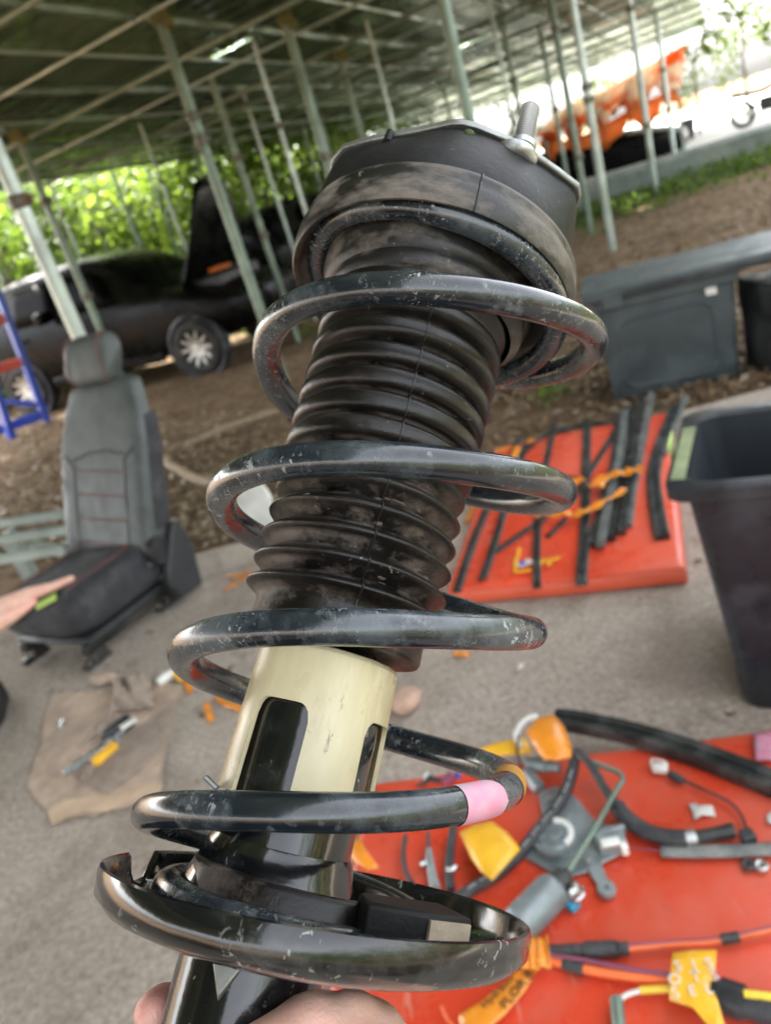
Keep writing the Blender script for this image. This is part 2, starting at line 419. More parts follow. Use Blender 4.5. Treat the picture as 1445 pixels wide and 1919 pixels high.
simple('red_tint', (.20, .025, .02), .4)
simple('wood_tan', (.33, .27, .20), .7, scale=90, bump=.3, bd=.001)
m_red('red_paint', (.66, .062, .026), (.58, .15, .095))
m_red('red_paint_far', (.80, .08, .034), (.70, .17, .11))
simple('red_edge', (.74, .12, .06), .4, var=.1)
simple('black_trim', (.016, .018, .018), .42, scale=14, dust=(.12, .12, .11), dscale=12, dlim=(.5, .8))
simple('grey_trim', (.11, .12, .115), .5, scale=20, dust=(.28, .28, .26), dscale=16)
simple('black_plastic', (.017, .018, .020), .38, scale=9, dust=(.07, .072, .08), dscale=6, dlim=(.45, .8))
simple('bin_plastic', (.017, .019, .025), .30, scale=5, dust=(.075, .075, .09), dscale=4, dlim=(.5, .85), bump=.06)
simple('bin_inside', (.022, .027, .034), .5, scale=5)
simple('tote_plastic', (.046, .058, .064), .45, scale=6, dust=(.08, .096, .10), dscale=5, bump=.1, bd=.001)
simple('seat_leather', (.068, .079, .079), .5, scale=10, bump=.3, bd=.001, dust=(.10, .11, .108), dscale=5)
simple('seat_fabric', (.034, .034, .039), .85, scale=14, bump=.5, bd=.001, dust=(.07, .068, .07), dscale=7)
simple('seat_plastic', (.030, .031, .035), .55, scale=10)
simple('red_thread', (.17, .06, .055), .7)
simple('car_paint', (.002, .0022, .0022), .26, scale=4, spec=.13, dust=(.006, .007, .006), dscale=3, dlim=(.5, .85))
simple('car_glass', (.002, .002, .002), .35, spec=.06, scale=3)
simple('tyre_rubber', (.018, .017, .016), .8, scale=20, dust=(.10, .085, .07), dscale=9)
simple('alloy', (.55, .56, .55), .3, .9, scale=12, dust=(.22, .2, .17), dscale=14)
simple('headlamp', (.5, .52, .5), .12)
simple('blue_paint', (.012, .05, .40), .35, scale=6, coat=.2)
simple('rack_red', (.45, .045, .025), .4, scale=6)
simple('orange_tape', (.80, .27, .02), .38, var=.12, scale=20, coat=.25, bump=.25, bd=.003)
simple('yellow_tape', (.88, .47, .03), .40, var=.12, scale=20, coat=.2, bump=.25, bd=.003)
simple('green_tape', (.52, .72, .17), .4, var=.12, scale=14, bump=.2)
simple('olive_tape', (.22, .26, .13), .5, scale=14)
simple('orange_cable', (.78, .16, .045), .45, scale=12)
simple('yellow_cable', (.85, .58, .06), .4)
simple('purple_wire', (.22, .06, .10), .5)
simple('hose_rubber', (.030, .031, .034), .48, scale=25, dust=(.09, .09, .09), dscale=20, dlim=(.5, .8))
simple('white_print', (.6, .6, .58), .6)
simple('silver_print', (.72, .70, .66), .35)
simple('ink', (.02, .018, .015), .7)
simple('motor_grey', (.27, .31, .32), .42, .5, scale=22, bump=.15, bd=.001, dust=(.36, .38, .37), dscale=18)
simple('motor_body', (.22, .25, .26), .45, .4, scale=22, bump=.1, bd=.001)
simple('white_plastic', (.74, .74, .70), .35)
simple('cyan_plastic', (.03, .36, .56), .35)
simple('blue_plastic', (.05, .10, .42), .4)
simple('paper', (.62, .60, .56), .8, scale=30)
simple('rag', (.30, .235, .19), .9, scale=22, bump=.5, bd=.004, dust=(.33, .27, .22), dscale=14)
simple('cardboard', (.45, .34, .26), .85, scale=9, var=.35, bump=.3, bd=.004, dust=(.30, .235, .19), dscale=5)
simple('cardboard_pale', (.5, .36, .25), .85, scale=7, bump=.2, bd=.002)
simple('screwdriver_yellow', (.80, .42, .02), .35)
simple('tool_steel', (.48, .52, .56), .28, .9, scale=18)
simple('stone', (.52, .47, .42), .8, scale=30, bump=.4)
simple('tan_stone', (.47, .31, .23), .65, scale=18, bump=.2)
simple('bark', (.14, .115, .085), .9, scale=20, bump=.8, bd=.02)
simple('root_wood', (.33, .25, .17), .9, scale=22, bump=.8, bd=.01)
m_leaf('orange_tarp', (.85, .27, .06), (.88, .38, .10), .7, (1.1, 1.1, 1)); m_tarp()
simple('kerb_concrete', (.13, .15, .13), .9, scale=4, bump=.3, dust=(.2, .21, .17), dscale=2)
simple('pot_black', (.03, .03, .03), .6)
simple('blue_metal', (.18, .25, .33), .4, .6)

# ================================================================ the strut held up in front of the lens
SO = CP + .28*((563.0+2.96-722.5)/FPX*CR + (1440-959.5)/FPX*CD + CF)
def camvec(x, y, z): return x*CR + y*CD + z*CF
SX, SY, SZ = camvec(.96851369, .24793951, .02252164), camvec(-.10244841, .31446571, .94372435), camvec(.22690427, -.91631726, .32996535)
SM = Matrix.Identity(4)
for i in range(3): SM[i][0] = SX[i]; SM[i][1] = SY[i]; SM[i][2] = SZ[i]; SM[i][3] = SO[i]
SMI = SM.inverted()
def on_strut(px, py, s):
    """the point of the strut's cross-section at s (its own axes) seen at this place"""
    o = SMI @ CP; d = SMI.to_3x3() @ ray(px, py); t = (s-o.z)/d.z
    return o + t*d
strut = thing('suspension_strut', 'black suspension strut with coil spring, ribbed boot and cream plastic cup, held up', 'suspension strut', M=SM)
def sp(name, mb, mat, parent=None, **k): return build(name, mb, mat, parent or strut, local=True, **k)

# damper body
b = MB().lathe([(.0, .030), (.0225, .030), (.0240, .0285), (.0245, .026), (.0245, -.052), (.0245, -.30), (0, -.30)], 64)
tube = sp('damper_tube', b, 'black_enamel')
b = MB()
for sx in (-1, 1): b.box((sx*.016, .012, -.23), (.006, .05, .09))
sp('knuckle_bracket', b, 'black_enamel', bevel=.002)
v = on_strut(416, 1882, -.082); w0 = on_strut(394, 1830, -.066)
a0 = math.atan2(-.0252, -.004)
b = MB()
ca, sa = math.cos(math.radians(-98)), math.sin(math.radians(-98))
rr = .0268
def cyl(a, s, r): return Vector((r*math.cos(math.radians(a)), r*math.sin(math.radians(a)), s))
A0 = -107
b.rings([[cyl(A0-12, -.048, .0246), cyl(A0+12, -.048, .0246), cyl(A0+12, -.060, .0246), cyl(A0, -.0715, .0246), cyl(A0-12, -.060, .0246)],
         [cyl(A0-11, -.048, rr), cyl(A0+11, -.048, rr), cyl(A0+11, -.060, rr), cyl(A0, -.069, rr-.0005), cyl(A0-11, -.060, rr)]])
sp('weld_tab', b, 'plate_metal', bevel=.0005)
sp('piston_rod', MB().lathe([(.0, .012), (.0105, .012), (.0105, .075), (0, .075)], 32), 'steel_bright')
b = MB()
prof = []
for i in range(9): prof += [(.0150, .0415+i*.0016), (.0168, .0423+i*.0016)]
sp('bump_stop', b.lathe([(0, .0415)]+prof+[(0, .056)], 40), 'boot_rubber')

# cream cup round the top of the damper: a cap with four windows
cup_o = [(.0262, -.020), (.02665, -.004), (.0268, .010), (.0266, .030), (.0263, .0395), (.0250, .0412)]
def cup():
    t = .0017; top = .0205; lo = -.012; hi = .0395
    wins = [(-140, -94), (-48, -6), (44, 84), (134, 174)]
    def rad(z): return .02665+.0011*min(1, max(0, (.0395-z)/.04))
    def win(a):
        for a0, a1 in wins:
            if a0 <= a <= a1:
                d = abs(a-(a0+a1)/2)/((a1-a0)/2); return top-.006*(1-math.sqrt(max(0, 1-(max(0, d-.55)/.45)**2)))
    vs = []; fs = []; nl = 10; cache = {}
    def col_(a, w):
        key = (a % 360, w)
        if key not in cache:
            z0 = win(a if a < 180 else a-360) if w else lo
            ids = []
            for side in (0, 1):
                for k in range(nl+1):
                    z = z0+(hi-z0)*k/nl; r = rad(z)-t*side; q = math.radians(a)
                    vs.append((r*math.cos(q), r*math.sin(q), z)); ids.append(len(vs)-1)
            cache[key] = ids
        return cache[key]
    for a in range(-180, 180, 2):
        w = any(a0 <= a and a+2 <= a1 for a0, a1 in wins)
        A, B = col_(a, w), col_(a+2, w)
        for k in range(nl):
            fs.append((A[k], B[k], B[k+1], A[k+1])); o = nl+1
            fs.append((A[o+k], A[o+k+1], B[o+k+1], B[o+k]))
        fs.append((A[0], A[nl+1], B[nl+1], B[0]))
    for a0, a1 in wins:
        for a in (a0, a1):
            A, B = col_(a, False), col_(a, True); o = nl+1
            fs.append((A[0], B[0], B[o], A[o]))
    return MB().add(vs, fs)
cp = sp('dust_cup', cup(), 'cream_plastic', sharp=50)
b = MB().lathe([(.02665, .0395), (.0261, .0408), (.0249, .0414), (.0195, .0414), (.0185, .0408), (.0185, .0385), (.0247, .0385), (.02665, .0395)], 72)
sp('cup_top', b, 'cream_plastic', sharp=55)
q = on_strut(400, 1476, -.012)
b = MB().box((-.0290, -.012, -.0115), (.006, .0075, .0014), Matrix.Rotation(.5, 3, 'Y'))
sp('cup_clip', b, 'plate_metal', bevel=.0004)

# ribbed boot
prof = [(.0170, .0470), (.0172, .0446), (.0318, .0443), (.0335, .0447), (.0340, .0460), (.0338, .0520), (.0332, .0555)]
lows = [.0618, .0715, .0818, .0920, .1022, .1123]
for i, s in enumerate(lows):
    R = .0392-.0002*i
    prof += [(.0342, s-.0034), (.0372, s-.0016), (R-.0004, s-.0006), (R, s), (R-.0004, s+.0006), (.0372, s+.0018), (.0342, s+.0034), (.0324, s+.0050)]
ups = [.1228, .1334, .1440, .1548, .1668, .1785]
for i, s in enumerate(ups):
    R = .0398+.0002*i; h = .0051
    for t in np.linspace(-1, 1, 11)[1:-1]: prof.append((R-.0064*(1-math.sqrt(max(0, 1-abs(t)**2.9))), s+h*t))
    prof.append((R-.0072, s+h+.0002))
prof += [(.0375, .1865), (.0380, .1885), (.0405, .1895), (.0412, .1915), (.0412, .1945), (.0416, .1975)]
BOOT = prof
sp('ribbed_boot', MB().lathe(prof, 96), 'boot_rubber', sharp=70)
bs = np.array(prof)
def boot_r(s): return float(np.interp(s, bs[:, 1], bs[:, 0]))
def seam(a, pr, off=.0003):
    return [Vector(((r+off)*math.cos(a), (r+off)*math.sin(a), s)) for r, s in pr]
sp('boot_neck', MB().lathe([(.0405, .1900), (.0430, .1925), (.0447, .1938), (.0452, .1965), (.0450, .1990), (.0466, .2003), (.0476, .2030), (.0478, .2055), (.0489, .2070), (.0494, .2110), (.0496, .2165)], 96, x0=.0028), 'dusty_rubber', sharp=50)
sp('mould_seam', MB().tube(seam(math.radians(-83), prof[4:]), .00042, 5), 'black_trim')
# mud caked in the lower folds
b = MB(); rg = random.Random(3)
for k in range(22):
    s = rg.choice(lows[:5])+rg.uniform(.003, .0068); a = math.radians(rg.gauss(-92, 30)); r = boot_r(s)
    w = rg.uniform(.0012, .0045)*(1.3 if k < 5 else .8); h = rg.uniform(.0004, .0011)
    pts = []
    c = Vector(((r)*math.cos(a), (r)*math.sin(a), s)); t = Vector((-math.sin(a), math.cos(a), 0)); nrm = Vector((math.cos(a), math.sin(a), 0))
    ring = [c+t*w*math.cos(q)*rg.uniform(.6, 1.2)+Vector((0, 0, h*1.6*math.sin(q)))*rg.uniform(.6, 1.2) - nrm*.0012 for q in np.linspace(0, 2*math.pi, 9)[:-1].tolist()]
    top = [c+(p-c)*.6+nrm*h for p in ring]
    b.rings([ring, top])
o = sp('dried_mud', b, 'caked_mud', sharp=60); o['kind'] = 'stuff'

# coil spring: control heights and radii every quarter turn, going down
KS = [.1990, .2025, .2080, .2170, .2130, .1990, .1643, .1599, .1511, .1285, .0995, .0895, .0909, .0702, .0440, .0274, .0229, .0145, -.0091, -.0275, -.0375, -.0425, -.0452, -.0462, -.0462, -.0462]
# quarter index -1 .. 22
RR = np.interp(np.arange(-1, 25), [-1, 1, 3, 5, 7, 9, 13, 17, 18, 19, 20, 21, 22], [.0540, .0552, .0640, .0706, .0685, .0660, .0636, .0608, .0606, .0560, .0455, .0450, .0450]).tolist()
CXO = np.interp(np.arange(-1, 25), [-1, 1, 5, 9, 13, 17, 19, 20, 22], [.0065, .0070, .0114, .0078, .0091, .0137, .0120, .0105, .0105]).tolist()
def spline(v, t):
    i = min(max(int(math.floor(t)), 0), len(v)-2); f = t-i
    g = lambda j: v[min(max(j, 0), len(v)-1)]
    p0, p1, p2, p3 = g(i-1), g(i), g(i+1), g(i+2)
    return .5*((2*p1)+(-p0+p2)*f+(2*p0-5*p1+4*p2-p3)*f*f+(-p0+3*p1-3*p2+p3)*f**3)
def coil_pt(t):                      # t in quarter turns from the right-hand side
    a = -t*math.pi/2; r = spline(RR, t+1)
    return Vector((spline(CXO, t+1)+r*math.cos(a), r*math.sin(a), spline(KS, t+1)))
WR = .0061
def wire_r(t): return float(np.interp(t, [-1, 2, 6, 16, 18, 21.5], [.0050, .0056, .0061, .0058, .0056, .0052]))
ts = np.linspace(-.55, 23.1, 740).tolist()
spring = sp('coil_spring', MB().tube([coil_pt(t) for t in ts], [wire_r(t) for t in ts], 22), 'spring_paint', sharp=60)
def band(name, t0, t1, mat, off=.00022, arc=None):
    b = MB(); tt = np.linspace(t0, t1, 26); g = []
    for t in tt:
        p = coil_pt(t); T = (coil_pt(t+.01)-coil_pt(t-.01)).normalized()
        rad_ = Vector((math.cos(-t*math.pi/2), math.sin(-t*math.pi/2), 0)); rad_ = (rad_-T*rad_.dot(T)).normalized(); up = T.cross(rad_)
        if up.z < 0: up = -up
        u = (t-t0)/(t1-t0); w = arc(u) if arc else math.pi
        g.append([p+(wire_r(t)+off)*(rad_*math.cos(q)+up*math.sin(q)) for q in np.linspace(-w, w, 24).tolist()])
    return sp(name, b.patch(g), mat, spring, sharp=60)
band('pink_paint_mark', 16.42, 16.62, 'pink_paint', arc=lambda u: 1.75*min(1, math.sqrt(max(0, 1-(1-u/.45)**2)) if u < .45 else 1)+.02)
band('ochre_paint_mark', 16.10, 16.26, 'ochre_paint')
band('red_paint_mark', 6.40, 6.70, 'red_tint', arc=lambda u: 1.9)

# spring seat: a pressed dish set askew on the damper, its wall open at one side
DT = math.radians(4.6)
DM = Matrix.Translation((.0155, 0, -.0370)) @ Matrix.Rotation(-DT, 4, 'Y')
def dish():
    b = MB(); n = 144
    R = .0722
    sect = [(R, 0), (R+.0012, -.0004), (R+.0017, -.0022), (R+.0010, -.0085), (R-.0030, -.0125), (R-.0100, -.0150), (R-.022, -.0168), (.030, -.0172),
            (.030, -.0150), (R-.022, -.0146), (R-.0105, -.0128), (R-.0042, -.0105), (R-.0018, -.0070), (R-.0014, -.0012)]
    def sy(a): return 1.0
    rings = []
    for j in range(n):
        a = 360*j/n
        # the slot in the wall, at the left
        dd = abs((a-157+180) % 360-180); cut = max(0, 1-(dd/6.5)**6) if dd < 6.5 else 0
        ring = []
        for r, z in sect:
            if cut and z > -.0105: z = z*(1-cut)+(-.0105)*cut if z > -.0105 else z
            ring.append(DM @ Vector((r*math.cos(math.radians(a)), r*math.sin(math.radians(a)), z)))
        rings.append(ring)
    return b.rings(rings, closed=True)
seat_ = sp('spring_seat', dish(), 'black_enamel', sharp=50)
b = MB().lathe([(.0330, -.0440), (.0332, -.0352), (.0345, -.0342), (.0372, -.0345), (.0382, -.0358), (.0384, -.0440), (.0400, -.0462), (.0400, -.0500), (.0330, -.0500)], 72, x0=.0095)
sp('rubber_pad', b, 'boot_rubber', sharp=55)
b = MB().lathe([(.0246, -.026), (.0262, -.0285), (.0272, -.033), (.0300, -.0395), (.0310, -.0430), (.0246, -.0430)], 72)
sp('weld_collar', b, 'black_enamel', sharp=55)
c = on_strut(836, 1738, -.0345)
M = frame(c+Vector((-.0045, .004, -.0035)), (1, .34, .06), (-.30, 1, .0))
b = MB().prism([(-.008, -.010), (.0095, -.010), (.0095, .010), (-.020, .012), (-.024, -.004)], -.0075, .0075, M)
st = sp('coil_end_stop', b, 'mount_rubber', bevel=.0016, seg=3)
M2 = frame(c+Vector((-.0045, .004, -.0035)), (1, .34, .06), (-.30, 1, .0))
b = MB().prism([(-.0058, -.0116), (.0080, -.0116), (.0080, -.0101), (-.0058, -.0101)], -.0058, .0058, M2)
sp('end_face', b, 'wood_tan', st)

# upper rubber seat and top mount
prof = [(.0460, .2165), (.0520, .2150), (.0585, .2135), (.0600, .2100), (.0618, .2068), (.0630, .2066), (.0639, .2082), (.0644, .2130), (.0643, .2172), (.0632, .2205), (.0637, .2218), (.0634, .2240), (.0618, .2256), (.0606, .2262)]
sp('spring_insulator', MB().lathe(prof, 110, x0=.0030), 'dusty_rubber', sharp=60)
sp('insulator_seam', MB().tube([p+Vector((.003, 0, 0)) for p in seam(math.radians(-83), prof[1:])], .00045, 5), 'black_trim')
PL = .2600
edge = [(616, 330), (621, 300), (640, 277), (700, 260), (775, 246), (845, 231), (860, 230), (900, 240), (962, 266), (1010, 296), (1050, 324), (1086, 352), (1089, 372)]
top_poly = [on_strut(x, y, PL) for x, y in edge]
far = [(.060*math.cos(math.radians(a)), .060*math.sin(math.radians(a))+.004) for a in range(5, 176, 10)]
poly = [(p.x, p.y) for p in top_poly]+far
near_r = lambda a: .0
# rubber body of the mount: from a round foot to the outline of the plate
def body():
    P = [Vector((p[0], p[1], 0)) for p in poly]
    # outline by angle
    an = sorted((math.atan2(p.y, p.x), p.length) for p in P)
    aa = np.array([x[0] for x in an]); ll = np.array([x[1] for x in an])
    aa = np.concatenate([aa-2*math.pi, aa, aa+2*math.pi]); ll = np.concatenate([ll, ll, ll])
    rings = []; n = 120
    for s, k, inset in ((.2255, 0, 0), (.2300, .04, 0), (.2400, .3, .0), (.2490, .66, .0005), (.2550, .88, .001), (.2580, .97, .0016), (.2594, 1, .0024)):
        ring = []
        for j in range(n):
            a = -math.pi+2*math.pi*j/n
            lo = .0600; hi = float(np.interp(a, aa, ll))
            r = lo*(1-k)+hi*k-inset
            ring.append((r*math.cos(a)+.002*(1-k), r*math.sin(a), s))
        rings.append([Vector(q) for q in ring])
    return MB().rings(rings)
mount = sp('top_mount', body(), 'mount_rubber', sharp=60)
h = on_strut(875, 254, PL)
hole = [(h.x+.0021*math.cos(a), h.y+.0012*math.sin(a)) for a in np.linspace(0, 2*math.pi, 13)[:-1].tolist()]
plate = sp('mount_plate', MB().prism(poly, PL, PL+.0028), 'plate_metal', mount, bevel=.0007)
p = on_strut(878, 254, .2555)
b = MB().ball((p.x, p.y-.0006, .2562), .0026, 10, (1, .5, .7))
sp('hole_bright_spot', b, 'leaf_light', mount)  # leaf-coloured ball stands in for the bright background seen through a hole
p = on_strut(730, 252, .2590)
sp('rubber_nib', MB().lathe([(0, -.004), (.0022, -.003), (.0018, .003), (0, .0036)], 12, M=Matrix.Translation((p.x, p.y+.001, .2585))), 'mount_rubber', mount)
p0 = on_strut(976, 268, PL)
b = MB(); prof = [(0, .2622), (.0062, .2622), (.0062, .2650), (.0041, .2655)]
i = 0
while .2660+i*.00125 < .2862: prof += [(.0041, .2660+i*.00125), (.0041, .2660+i*.00125+.0002), (.0033, .2660+i*.00125+.0007)]; i += 1
prof += [(.0032, .2875), (0, .2878)]
stud = sp('mount_stud', b.lathe(prof, 24, x0=p0.x+.0015, y0=p0.y+.006), 'zinc', mount, sharp=25)
ph = on_strut(978, 304, .2545)
b = MB().lathe([(0, .2550), (.0050, .2552), (.0078, .2559), (.0094, .2572), (.0098, .2586), (.0098, .2598), (0, .2598)], 36, x0=ph.x-.003, y0=ph.y+.0036)
sp('stud_head', b, 'zinc', mount, sharp=50)

# ================================================================ ground
g = MB(); n = 90
def gz(x, y):
    d = math.hypot(x, y); return -.035 + .02*math.sin(x*1.3+.5)*math.sin(y*1.1) * min(1, max(0, (d-2.5)/3))
xs = np.concatenate([np.linspace(-180, -12, 10), np.linspace(-11, 14, 76), np.linspace(16, 180, 10)])
ys = np.concatenate([np.linspace(-60, -3, 8), np.linspace(-2, 22, 74), np.linspace(24, 220, 10)])
g.patch([[(x, y, gz(x, y)) for x in xs] for y in ys])
struct('ground', g, 'dirt', sharp=180)
e0, e1_ = G(330, 1046), G(1100, 822)
d = (e1_-e0).normalized()
pts = [e0-d*4, e0, e1_, e1_+d*3]
edge_ = curve_pts([(p.x+random.uniform(-.03, .03), p.y+random.uniform(-.05, .05), 0) for p in [e0-d*4+d*(i*.45) for i in range(26)]], 3)
poly = [(p.x, p.y) for p in edge_]+[(6, -1.2), (-6, -1.2)]
struct('concrete_floor', MB().prism(poly, -.12, 0), 'concrete', sharp=30)

# ================================================================ the shed
AZ = math.radians(28.5)
AV = Vector((math.sin(AZ), math.cos(AZ), 0)); BV = Vector((-math.cos(AZ), math.sin(AZ), 0))
def roof_z(b): return 3.10-.033*b
def RP(a, b, dz=0): return AV*a+BV*b+Vector((0, 0, roof_z(b)+dz))
shed = thing('open_shed', 'open shed of thin galvanised pipes under a dark glossy sheet metal roof', 'shed', (0, 0, 0))
# roof sheets, ribbed along the slope
def roof_sheet(a0, a1, b0, b1):
    g = []; n = 13
    for k in range(2):
        b = (b0, b1)[k]; row = []
        for i in range(n):
            a = a0+(a1-a0)*i/(n-1); row.append(RP(a, b, .018 if i % 3 == 1 else 0))
        g.append(row)
    return MB().patch(g)
a = -9.0; k = 0
while a < 31:
    bounds = [(-.25+.35*math.sin(k*.7)*.1, 4.6), (4.5, 8.75)]
    if a > 19: bounds = [(.25, 4.6), (4.5, 8.6)]
    extra = []
    if k == 16: bounds = [(-.25, 4.02), (4.5, 8.75)]; extra = [(7, 7.58, 4.0, 4.52), (7.70, 8.04, 4.0, 4.52)]      # daylight shows through two short slits
    if k == 22: bounds = [(-.25, 3.2), (3.8, 4.6), (4.5, 8.75)]; extra = [(13, 13.80, 3.18, 3.82), (13.93, 14.04, 3.18, 3.82)]
    for q in extra: build('roof_sheet', roof_sheet(*q), 'roof_sheet_metal', shed, solid=.0025, sharp=25)
    for b0, b1 in bounds: build('roof_sheet', roof_sheet(a, a+1.04, b0, b1), 'roof_sheet_metal', shed, solid=.0025, sharp=25)
    a += 1.0; k += 1
for b in (.7, 1.8, 3.05, 4.4, 6.0, 7.7):
    build('purlin', MB().tube([RP(-9, b, -.05), RP(31, b, -.05)], .015, 6), 'galvanised_pale', shed)
for b in (.1, 1.25, 2.4, 3.7, 5.15, 6.9, 8.5):
    build('purlin', MB().tube([RP(-9, b, -.055), RP(31, b, -.055)], .028 if b not in (3.7, 5.15, 6.9) else .036, 8), 'galvanised', shed)
a = -8.0
while a < 31:
    build('rafter', MB().tube([RP(a, -.3, -.12), RP(a, 8.7, -.12)], .026, 8), 'galvanised', shed)
    build('rafter', MB().tube([RP(a+1.2, -.3, -.085), RP(a+1.2, 8.7, -.085)], .014, 6), 'galvanised_pale', shed); a += 2.45
for a0, b0, a1, b1 in ((1, .1, 6.5, 8.5), (7.5, 8.5, 13, .1), (14, .1, 19, 8.5), (22, 8.5, 27, .1)):
    build('brace', MB().tube([RP(a0, b0, -.19), RP(a1, b1, -.19)], .022, 8), 'galvanised', shed)
def post(px, py, r=.039, mat='galvanised', zt=None):
    p = G(px, py, -.03); p.z = -.06
    b = p.dot(BV); top = (zt or roof_z(b)-.03)
    return build('post', MB().tube([p, Vector((p.x, p.y, top))], r, 12), mat, shed), p
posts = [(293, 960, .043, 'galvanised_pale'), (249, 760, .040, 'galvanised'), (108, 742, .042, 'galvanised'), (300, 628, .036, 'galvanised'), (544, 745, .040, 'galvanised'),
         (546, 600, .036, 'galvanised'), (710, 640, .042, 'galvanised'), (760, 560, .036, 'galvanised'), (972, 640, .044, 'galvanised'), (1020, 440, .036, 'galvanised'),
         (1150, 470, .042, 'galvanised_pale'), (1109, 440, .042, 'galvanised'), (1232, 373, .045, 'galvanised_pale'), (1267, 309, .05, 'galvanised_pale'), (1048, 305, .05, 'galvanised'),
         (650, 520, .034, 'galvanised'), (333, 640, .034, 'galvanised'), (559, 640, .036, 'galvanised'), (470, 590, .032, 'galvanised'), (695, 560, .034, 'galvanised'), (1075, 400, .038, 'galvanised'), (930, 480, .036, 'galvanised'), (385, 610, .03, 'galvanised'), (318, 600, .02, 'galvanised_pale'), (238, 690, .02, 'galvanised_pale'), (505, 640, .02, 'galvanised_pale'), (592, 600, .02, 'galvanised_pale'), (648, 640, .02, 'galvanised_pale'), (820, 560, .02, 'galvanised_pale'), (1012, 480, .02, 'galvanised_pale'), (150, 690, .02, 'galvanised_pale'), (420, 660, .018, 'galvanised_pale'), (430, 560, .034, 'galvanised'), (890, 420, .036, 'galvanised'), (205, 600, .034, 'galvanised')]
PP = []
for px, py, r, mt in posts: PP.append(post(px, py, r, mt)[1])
posts += []
for i in (0, 1, 4, 5, 6, 7, 8, 10):
    p = PP[i]; z = roof_z(p.dot(BV))-.10
    build('clamp', MB().box((p.x, p.y, z), (.13, .12, .10)).box((p.x+.06, p.y-.03, z-.06), (.07, .10, .07)), 'clamp_brass', shed, bevel=.012)
CR_ = random.Random(12)
for i, (px, py, r, mt) in enumerate(posts):
    for k in range(2 if r > .03 else 1):
        z = CR_.uniform(.9, 2.75); p = PP[i]
        build('coupler', MB().tube([Vector((p.x, p.y, z)), Vector((p.x, p.y, z+.07))], r*1.3, 10).box((p.x+r*1.3, p.y-.01, z+.035), (.04, .03, .045)), 'coupler_steel', shed, bevel=.004)
def rail(p, q, z0, z1, r=.022):
    build('rail', MB().tube([Vector((p.x, p.y, z0)), Vector((q.x, q.y, z1))], r, 8), 'galvanised', shed)

# ================================================================ yard, kerb, far setting
k0, k1 = G(1110, 398), G(1445, 290)
kd = (k1-k0).normalized(); kn = Vector((-kd.y, kd.x, 0))
b = MB()
pp, qq = k0-kd*9, k1+kd*25
def kp(p, n, z): return Vector((p.x, p.y, 0))+kn*n+Vector((0, 0, z))
b.rings([[kp(p, 0, -.1), kp(p, 0, .42), kp(p, .10, .46), kp(p, .45, .46), kp(p, .45, -.1)] for p in (pp, qq)])
tag(build('boundary_kerb', b, 'kerb_concrete', bevel=.02), 'long mossy concrete kerb between brown leaf litter and bright yard', 'kerb')
yd = [kp(pp, .45, 0), kp(qq, .45, 0), kp(qq, 90, 0), kp(pp, 90, 0)]
b = MB().prism([(p.x, p.y) for p in yd], .10, .14); struct('sunlit_yard', b, 'pale_yard', sharp=30)

# leaves: quads folded along the midrib
def leaf_cloud(b, pts, sizes, tilt=1.0, rg=RNG, asp=.5):
    n = len(pts); V = []; F = []
    ax = rg.normal(size=(n, 3)); ax[:, 2] *= tilt; ax /= np.linalg.norm(ax, axis=1)[:, None]
    o = rg.normal(size=(n, 3)); o[:, 2] *= tilt; o -= ax*(o*ax).sum(1)[:, None]; o /= np.linalg.norm(o, axis=1)[:, None]
    nn = np.cross(ax, o); s = np.asarray(sizes)[:, None]
    tip = pts+ax*s; l = pts+ax*s*.45+o*s*asp*.5+nn*s*.12; r = pts+ax*s*.45-o*s*asp*.5+nn*s*.12
    A = np.stack([pts, l, tip, r], 1).reshape(-1, 3); base = len(b.v)
    b.v += [tuple(x) for x in A.tolist()]
    b.f += [(base+4*i, base+4*i+1, base+4*i+2, base+4*i+3) for i in range(n)]
def clumps(c, rx, ry, rz, k, per, spread, rg):
    out = []
    for _ in range(k):
        d = rg.normal(size=3); d /= np.linalg.norm(d); q = c+d*np.array([rx, ry, rz])*rg.uniform(.45, 1)
        out.append(q+rg.normal(size=(per, 3))*spread*rg.uniform(.6, 1.3))
    return np.concatenate(out)
FR = np.random.default_rng(21)
def tree(label, p, h, crown, mat, cr=1.4, k=26, per=70, leaf=.17, trunk=.09, lean=(.2, .1), name='tree', group=None, cat='tree'):
    t = thing(name, label, cat, (p[0], p[1], p[2] if len(p) > 2 else -.03), group=group)
    base = Vector((p[0], p[1], -.05)); top = base+Vector((lean[0]*h, lean[1]*h, h*.9))
    b = MB(); mid = base.lerp(top, .5)+Vector((FR.uniform(-.15, .15), FR.uniform(-.15, .15), 0))
    trunk_pts = curve_pts([base, mid, top], 6)
    b.tube(trunk_pts, [trunk*(1-.75*i/(len(trunk_pts)-1)) for i in range(len(trunk_pts))], 8)
    for q in range(5):
        s = base.lerp(top, .35+.12*q); e = s+Vector((FR.uniform(-1, 1), FR.uniform(-1, 1), FR.uniform(.2, .8)))*cr*.7
        b.tube(curve_pts([s, s.lerp(e, .5)+Vector((0, 0, .1)), e], 4), [trunk*.4*(1-.8*i/8) for i in range(9)], 6)
    build('trunk', b, 'bark', t)
    b = MB()
    for (cz, rx, rz) in crown:
        c = np.array(base.lerp(top, cz/h if h else 0)); c[2] = cz
        P = clumps(c, rx, rx, rz, k, per, .22*cr, FR); leaf_cloud(b, P, FR.uniform(.6, 1.25, len(P))*leaf, .8, FR)
    build('crown', b, mat, t, sharp=0, recalc=False)
    return t
